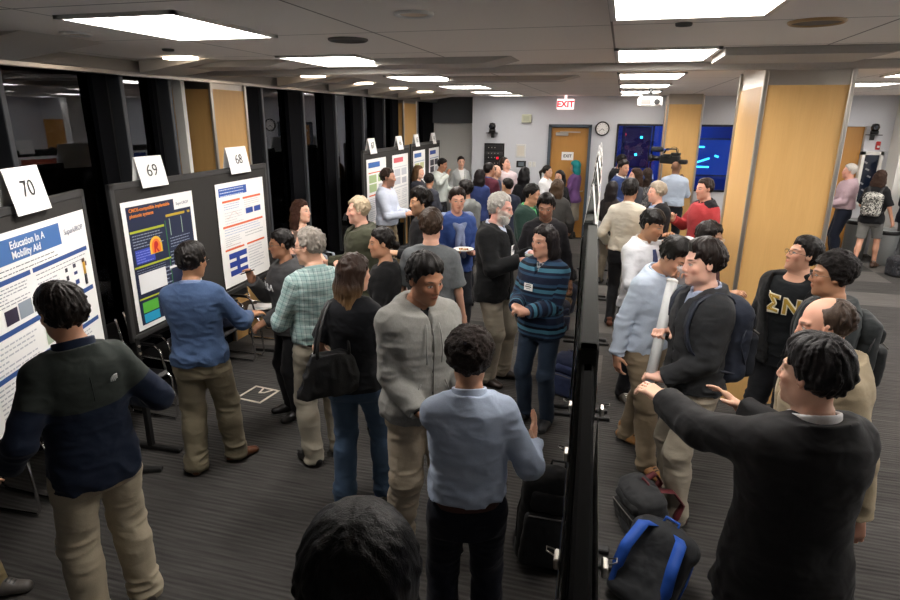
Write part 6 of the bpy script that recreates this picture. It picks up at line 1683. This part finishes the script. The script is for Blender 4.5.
def plate(info, lbl, food=True):
    p = (grip_world(info, 1) + grip_world(info, -1)) / 2 + Vector((0, 0, .02))
    o = empty('paper_plate', p, 0, lbl, 'plate')
    MB().lathe([(0, 0), (.075, 0), (.10, .010), (.112, .016), (.112, .018), (.098, .013), (.074, .003), (0, .003)], (0, 0, 0), 32).build('dish', M_paper, o)
    r = random.Random(3)
    for k in range(5): MB().box((-.04 + .02 * k, .012 * math.sin(k * 2), .014), (.024, .020, .018), rz=k, bev=.006).build('food_piece', pm(['#c9a06a', '#b36a4a', '#e0c9a0'][k % 3]), o)
    return o
plate(PP['bluescarf'], 'white paper plate with snacks held by the person in blue shirt')
# poster tube
tm = PP['tubeman']; g0 = grip_world(tm, -1); g1 = grip_world(tm, 1); d_ = (g1 - g0).normalized()
c0 = g0 - d_ * .06; c1 = g0 + d_ * .62
o = MB().tube([c0, c0.lerp(c1, .5), c1], .032, 24).build('poster_tube', plain('tube_grey', '#b6b9ba', .45)); tag(o, 'long pale grey cardboard poster tube held upright by the person in charcoal cardigan', 'poster tube')
MB().tube([c1 - d_ * .012, c1 + d_ * .006], .0345, 24).build('end_cap', M_wplast, o); MB().tube([c0 + d_ * .012, c0 - d_ * .006], .0345, 24).build('end_cap', M_wplast, o)
# pen of the charcoal hoodie
gp_ = grip_world(mr, 1)
o = MB().tube([gp_ + Vector((-.05, -.02, .0)), gp_ + Vector((.06, 0, .04))], .0045, 8).build('pen', M_blk); tag(o, 'dark pen held by the person in charcoal hoodie', 'pen')
MB().tube([gp_ + Vector((-.062, -.0245, -.004)), gp_ + Vector((-.05, -.02, .0))], [.001, .004], 8).build('tip', M_steel, o)

# ---- backpacks
def pack(lbl, pos, rz, col, col2, s=1.0, name='backpack', res=.010, straps=True, tilt=(0, 0), h=.48, w_=.30, d=.17, pat=None, c3=None, seed=1, slump=0, strapc=None, cat='backpack', front=None):
    """bag standing on its base at pos; its outer face looks along local -y"""
    o = empty(name, pos, rz, lbl, cat); o.scale = (s, s, s)
    M = rot('x', tilt[0]) @ rot('y', tilt[1])
    v = Vol((-.32, -.32, -.03), (.32, .32, h + .12), res)
    tp = lambda q: M @ A3(q) + A3((0, 0, .0))
    v.box(tp((0, 0, h * .46)), (w_ / 2, d / 2, h * .46), M, .055, k=0); v.ell(tp((0, 0, h * .80)), (w_ / 2 * .95, d / 2, h * .20), M, .05)
    if slump: v.ell(tp((.05, -.02, h * .2)), (w_ * .62, d * .8, h * .24), M, .05)
    ph = RNG.rand(3) * 30
    v.band(lambda x, y, z: -.005 * vnoise(x * 14 + ph[0], y * 14 + ph[1], z * 14) - .005 * (1 - 2 * np.abs(vnoise(x * 20 + ph[2], y * 20, z * 24))))
    v.op(v.lo, v.lo + v.n * v.res, lambda X, Y, Z: np.broadcast_to(.001 - Z, np.broadcast(X, Y, Z).shape), 0, 'i', 0)
    m_, V_ = v.mesh('pack_body', 1); setattr_vec(m_, 'gp', V_); link('pack_body', m_, cloth_mat(col, pat, col2, rough=.7, c3=c3), o)
    v = Vol((-.3, -.32, -.03), (.3, .1, h + .05), res)
    v.box(tp((0, -d / 2 - .012, h * .32)), (w_ / 2 * .86, .042, h * .27), M, .035, k=0)
    v.box(tp((0, -d / 2 - .0, h * .72)), (w_ / 2 * .74, .030, h * .10), M, .025, k=.01)
    v.band(lambda x, y, z: -.004 * (1 - 2 * np.abs(vnoise(x * 22 + ph[1], y * 22, z * 26))))
    v.op(v.lo, v.lo + v.n * v.res, lambda X, Y, Z: np.broadcast_to(.004 - Z, np.broadcast(X, Y, Z).shape), 0, 'i', 0)
    m_, V_ = v.mesh('front_pocket', 1); setattr_vec(m_, 'gp', V_); pk = link('front_pocket', m_, cloth_mat(front or col2, pat, col, rough=.7, c3=c3), o)
    zz = h * .60
    MB().tube([tp((x, -d / 2 - .050 + .3 * x * x, zz - .4 * x * x)) for x in np.linspace(-w_ * .38, w_ * .38, 9)], .004, 6).build('zip', M_gr, pk)
    MB().tube([tp((-.04, d * .2, h * .93)), tp((-.035, d * .22, h * 1.03)), tp((.035, d * .22, h * 1.03)), tp((.04, d * .2, h * .93))], .008, 8).build('handle', pm(strapc or '#17181b'), o)
    for sx in (-1, 1):
        MB().tube([tp((sx * w_ * .49, -d * .2, h * .75)), tp((sx * w_ * .53, 0, h * .5)), tp((sx * w_ * .50, -d * .3, h * .25))], .005, 6).build('compression_strap', pm(strapc or '#17181b'), o)
    if straps:
        for sx in (-1, 1):
            pts = [tp((sx * w_ * .20, d * .45, h * .90)), tp((sx * w_ * .30, d * .75 + .02, h * .85)), tp((sx * w_ * .36, d * .9 + .03, h * .55)), tp((sx * w_ * .40, d * .65, h * .25)), tp((sx * w_ * .40, d * .40, h * .10))]
            b = MB()
            P_ = []; 
            for i in range(len(pts) - 1):
                for t_ in np.linspace(0, 1, 5)[:-1]: P_.append(pts[i] * (1 - t_) + pts[i + 1] * t_)
            P_.append(pts[-1]); vs = []; fs = []
            for i, p in enumerate(P_):
                ww = .028 if i < 12 else .014; nn = M @ A3((0, .006, 0)); xx = M @ A3((ww, 0, 0))
                vs += [p - xx - nn, p + xx - nn, p + xx + nn, p - xx + nn]
            for i in range(len(P_) - 1):
                for k in range(4): fs.append((i * 4 + k, i * 4 + (k + 1) % 4, i * 4 + 4 + (k + 1) % 4, i * 4 + 4 + k))
            fs += [(0, 3, 2, 1), tuple(len(vs) - 4 + k for k in range(4))]
            b.add(vs, fs, 0, True).build('shoulder_strap', pm(strapc or col2), o)
    return o
def worn(info, lbl, col, col2, z=1.0, back=.11, **kw):
    """backpack on the back of a figure, straps over the shoulders"""
    q = info['tw']((kw.pop('dx', 0), -back - .02, z)); p = to_world(info, q)
    o = pack(lbl, p, info['yaw'], col, col2, s=info['s'], straps=False, **kw)
    for sx in (-1, 1):
        L_ = [(sx * .085, -.135, 1.36), (sx * .10, -.09, 1.44), (sx * .105, -.01, 1.475), (sx * .108, .07, 1.42), (sx * .115, .115, 1.30), (sx * .14, .09, 1.16), (sx * .16, -.02, 1.06), (sx * .13, -.14, 1.02)]
        P_ = []
        pts = [A3(info['tw'](x)) - A3(q) for x in [(a, b + (.035 if b > .03 else -.02 if b < -.05 else 0), c + (.02 if c > 1.4 else 0)) for a, b, c in L_]]
        MBs = MB(); vs = []; fs = []
        for i in range(len(pts) - 1):
            for t_ in np.linspace(0, 1, 4)[:-1]: P_.append(pts[i] * (1 - t_) + pts[i + 1] * t_)
        P_.append(pts[-1])
        P_ = [P_[0]] + [(P_[i - 1] + P_[i] * 2 + P_[i + 1]) / 4 for i in range(1, len(P_) - 1)] + [P_[-1]]
        for i, p_ in enumerate(P_):
            t = unit(P_[min(i + 1, len(P_) - 1)] - P_[max(i - 1, 0)]); x_ = unit(A3((1, 0, 0)) - t * t[0]); n_ = np.cross(t, x_)
            ww = .024; vs += [p_ - x_ * ww - n_ * .005, p_ + x_ * ww - n_ * .005, p_ + x_ * ww + n_ * .005, p_ - x_ * ww + n_ * .005]
        for i in range(len(P_) - 1):
            for k in range(4): fs.append((i * 4 + k, i * 4 + (k + 1) % 4, i * 4 + 4 + (k + 1) % 4, i * 4 + 4 + k))
        MBs.add(vs, fs, 0, True).build('shoulder_strap', pm(kw.get('strapc') or col2), o)
    return o
worn(PP['tubeman'], 'navy backpack worn by the person in charcoal cardigan with the poster tube', '#1a2233', '#141923', z=.95, back=.14, h=.50, w_=.31, d=.17, strapc='#1b2230')
worn(PP['afroglasses'], 'dark grey backpack worn by the person with curly hair and glasses', '#24292b', '#1a1d1f', z=.98, back=.15, h=.46, w_=.30, d=.15)
worn(PP['shortsgirl'], 'black and white patterned backpack worn by the person in grey shorts', '#b9b7ad', '#1a1a1c', z=.97, back=.13, h=.42, w_=.29, d=.15, pat='blotch', c3='#8f8d84', strapc='#1a1a1c')
pack('large black backpack standing against the left side of the nearest middle boards', (-.24, 3.02, 0), math.radians(8), '#111214', '#1a1b1e', s=1.12, h=.52, w_=.33, d=.20, tilt=(-6, 6), strapc='#0e0f10')
pack('slumped dark grey bag with red edging on the floor right of the middle boards', (.36, 3.50, 0), math.radians(-62), '#2b2c2e', '#1f2021', s=.95, h=.34, w_=.36, d=.20, tilt=(14, 0), slump=1, strapc='#5a1f24', cat='bag', name='duffel_bag')
pack('blue and grey backpack lying on the floor at the bottom, right of the divider', (.27, 2.78, 0), math.radians(160), '#2c2e31', '#1e4fae', s=1.05, h=.46, w_=.33, d=.18, tilt=(38, -10), strapc='#2457b8', front='#26282b')
pack('navy backpack on the floor behind the striped sweater, left of the divider', (-.27, 5.35, 0), math.radians(-20), '#1f2a4a', '#2a3860', s=1.0, h=.42, w_=.32, d=.19, tilt=(8, 4), strapc='#182038')
pack('dark backpack in the pile by the far boards, nearest to the camera', (-.62, 7.15, 0), math.radians(30), '#1a2030', '#202a44', res=.014, h=.40, w_=.32, d=.2, tilt=(10, 0))
pack('tan strapped bag in the pile by the far boards, beside the dark backpack', (-.60, 7.85, 0), math.radians(-10), '#1b2134', '#6b5638', res=.014, h=.42, w_=.32, d=.2, tilt=(-6, 8))
pack('black backpack in the pile by the far boards, farthest from the camera', (-.62, 8.6, 0), math.radians(60), '#151619', '#1d1f24', res=.014, h=.44, w_=.32, d=.2)
pack('black and white patterned bag on the floor at the right edge', (4.72, 11.5, 0), math.radians(20), '#15161a', '#2a2c33', res=.014, h=.34, w_=.42, d=.26, slump=1, pat='blotch', c3='#6f7078', cat='bag', name='duffel_bag', straps=False)
pack('plain black bag on the floor at the right edge behind the patterned one', (5.1, 11.3, 0), math.radians(-15), '#101114', '#17181c', res=.014, h=.36, w_=.44, d=.26, slump=1, cat='bag', name='duffel_bag', straps=False)
pack('black backpack on the floor at the feet of the cream shirt', (.62, 6.6, 0), math.radians(80), '#17181c', '#1d1f24', res=.012, h=.40, w_=.30, d=.18)

# handbag
bg = PP['baggirl']; q = bg['tw']((-.085, -.185, .90)); p = to_world(bg, q)
o = empty('handbag', p, bg['yaw'] + math.radians(38), 'large black leather shoulder bag with silver rings on the person in jeans', 'handbag')
v = Vol((-.26, -.14, -.03), (.26, .14, .30), .0075)
def bagfn(X, Y, Z):
    a = .215 - .10 * np.clip(Z / .26, 0, 1) ** 1.3; b = .080 - .045 * np.clip(Z / .26, 0, 1)
    return np.maximum(((np.abs(X / a) ** 3 + np.abs(Y / b) ** 3) ** (1 / 3) - 1) * b, np.maximum(Z - .26, -Z))
v.op((-.26, -.12, 0), (.26, .12, .27), bagfn, 0)
v.band(lambda x, y, z: -.005 * (1 - 2 * np.abs(vnoise(x * 18 + 3, y * 18, z * 12))) - .003 * vnoise(x * 40, y * 40, z * 20))
m_, V_ = v.mesh('bag_body', 2); setattr_vec(m_, 'gp', V_); link('bag_body', m_, plain('black_leather', '#121213', .42, bump=.3, bscale=90), o)
for sy in (-1, 1):
    ca, sa = math.cos(math.radians(-38)), math.sin(math.radians(-38)); dx_, dy_ = -.045, .165
    ap = (dx_ * ca - dy_ * sa, dx_ * sa + dy_ * ca)
    def sl_(x, y, z): w_ = max(0, (z - .24) / .32) ** 1.4; return (x + ap[0] * w_, y + ap[1] * w_, z)
    MB().tube([sl_(*q_) for q_ in ((-.10, sy * .03, .24), (-.095, sy * .028, .32), (-.08, sy * .025, .40), (-.05, sy * .02, .49), (-.02, sy * .018, .535), (.02, sy * .018, .535), (.05, sy * .02, .49), (.08, sy * .025, .40), (.095, sy * .028, .32), (.10, sy * .03, .24))], .010, 8).build('strap', plain('black_leather2', '#141415', .4), o)
for sx in (-1, 1):
    MB().tube([(sx * .10 + .020 * math.cos(t), .052, .235 + .020 * math.sin(t)) for t in np.linspace(0, 2 * PI, 16, endpoint=False)], .0035, 6, closed=True).build('ring', M_chrome, o)
    MB().tube([(sx * .10 + .014 * math.cos(t), .060, .205 + .014 * math.sin(t)) for t in np.linspace(0, 2 * PI, 14, endpoint=False)], .003, 6, closed=True).build('charm', M_chrome, o)

# shoulder video camera
cm_ = PP['cameraman']; hcw = to_world(cm_, cm_['hl']((-.03, .02, .10)))
vc = empty('video_camera', (hcw.x - .09, hcw.y + .02, hcw.z - .02), math.radians(62), 'black shoulder video camera with round microphone above the bald person', 'video camera')
MB().box((0, 0, .05), (.11, .36, .15), bev=.02).box((0, -.10, .15), (.09, .16, .05), bev=.012).build('camera_body', M_blk, vc)
MB().cyl((0, .25, .06), .045, .16, 20, axis='Y').cyl((0, .35, .06), .060, .06, 20, axis='Y').build('camera_lens', M_blk, vc)
MB().tube([(0, -.12, .17), (0, -.10, .235), (0, .08, .235), (0, .12, .16)], .014, 8).build('carry_handle', M_blk, vc)
mic = MB().lathe([(0, -.13), (.040, -.10), (.050, 0), (.045, .10), (0, .13)], (.02, .26, .22), 18, 0, Matrix.Rotation(-PI / 2, 3, 'X')).build('microphone_windshield', plain('foam_grey', '#2b2d31', .95, bump=.5, bscale=80), vc)
MB().cyl((.02, .10, .22), .016, .10, 12, axis='Y').build('mic_clamp', plain('blue_band', '#3b62c4', .4), mic)
MB().tube([(-.10 + .0, -.10 + .085 * math.cos(t), .19 + .085 * math.sin(t)) for t in np.linspace(.4, 5.6, 18)], .0045, 6).build('cable', M_blk, vc)
MB().box((-.10, .02, .12), (.08, .12, .06), bev=.01).build('viewfinder', M_blk, vc)
MB().box((0, -.24, .02), (.10, .16, .08), bev=.02).build('battery_pack', M_blk, vc)

# bins, lectern-like tan case, small things at the far right
for (x, y, r_, h, c, lb) in ((4.42, 12.85, .20, .72, '#8f9494', 'pale grey waste bin beside the person in pink shirt'), (4.78, 12.45, .19, .62, '#a9aeae', 'lighter grey waste bin behind the person in grey shorts')):
    o = MB().lathe([(0, 0), (r_ * .85, 0), (r_, h), (r_ * 1.05, h + .01), (r_ * 1.05, h - .02), (r_ * .95, h - .03), (r_ * .8, .02), (0, .02)], (x, y, 0), 28).build('waste_bin', plain('bin_' + c.strip('#'), c, .5)); tag(o, lb, 'waste bin')
    MB().lathe([(r_ * 1.06, h + .002), (r_ * 1.09, h - .0), (r_ * 1.09, h - .05), (r_ * 1.04, h - .07)], (x, y, 0), 28).build('bag_rim', M_blk, o)
ek = MB().box((.46, 12.75, .68), (.34, .28, 1.36), bev=.01).build('timber_lectern', M_door); tag(ek, 'tan timber lectern with grey top behind the blue sweater', 'lectern')
MB().box((.46, 12.73, 1.40), (.42, .34, .05), M=Matrix.Rotation(.2, 3, 'X'), bev=.006).build('reading_top', M_steel, ek)
# black coats and bag left on the chairs by the windows

def heap(lbl, pos, rz, col, sz=(.24, .20, .12), name='folded_coat', cat='coat', seed=1, legs=None):
    o = empty(name, pos, rz, lbl, cat)
    v = Vol((-.4, -.4, -.45), (.4, .4, .45), .011); r = random.Random(seed)
    for k in range(7): v.ell((r.uniform(-.5, .5) * sz[0], r.uniform(-.5, .5) * sz[1], sz[2] * .4 + r.uniform(0, .5) * sz[2]), (sz[0] * .7, sz[1] * .7, sz[2] * .55), rot('z', r.uniform(0, 90)) @ rot('x', r.uniform(-20, 20)), .04)
    if legs: v.cone((0, sz[1] * .8, sz[2] * .5), (.05, sz[1] * 1.1, -legs), .09, .07, k=.05); v.cone((-.1, sz[1] * .8, sz[2] * .5), (-.12, sz[1] * 1.1, -legs * .7), .08, .05, k=.05)
    v.band(lambda x, y, z: -.010 * (1 - 2 * np.abs(vnoise(x * 11 + seed, y * 11, z * 13))) - .004 * vnoise(x * 30, y * 30, z * 30))
    m_, V_ = v.mesh('cloth', 1); setattr_vec(m_, 'gp', V_); link('coat_cloth', m_, cloth_mat(col), o)
    return o
heap('dark navy coat draped over the chair below card 68', (-3.74, 4.95, .475), 1.6, '#141c34', (.22, .18, .13), legs=.22, seed=4)
heap('black coat on the chair past the far end of the second board', (-3.76, 6.35, .475), 0, '#121316', (.22, .18, .13), seed=9)
pack('black bag with pale straps on the farthest chair by the windows', (-3.72, 7.0, .473), math.radians(-90), '#131418', '#22242a', res=.011, h=.36, w_=.34, d=.18, straps=True, cat='bag', name='tote_bag', strapc='#9aa2ad')
pp_ = at(280, 300, .48)
o = MB().box((-3.70, 5.55, .485), (.26, .20, .012), rz=.5, bev=.002).box((-3.66, 5.57, .497), (.22, .16, .006), rz=.2).build('paper_stack', M_paper); tag(o, 'white papers lying on the chair below the far end of the second board', 'papers')
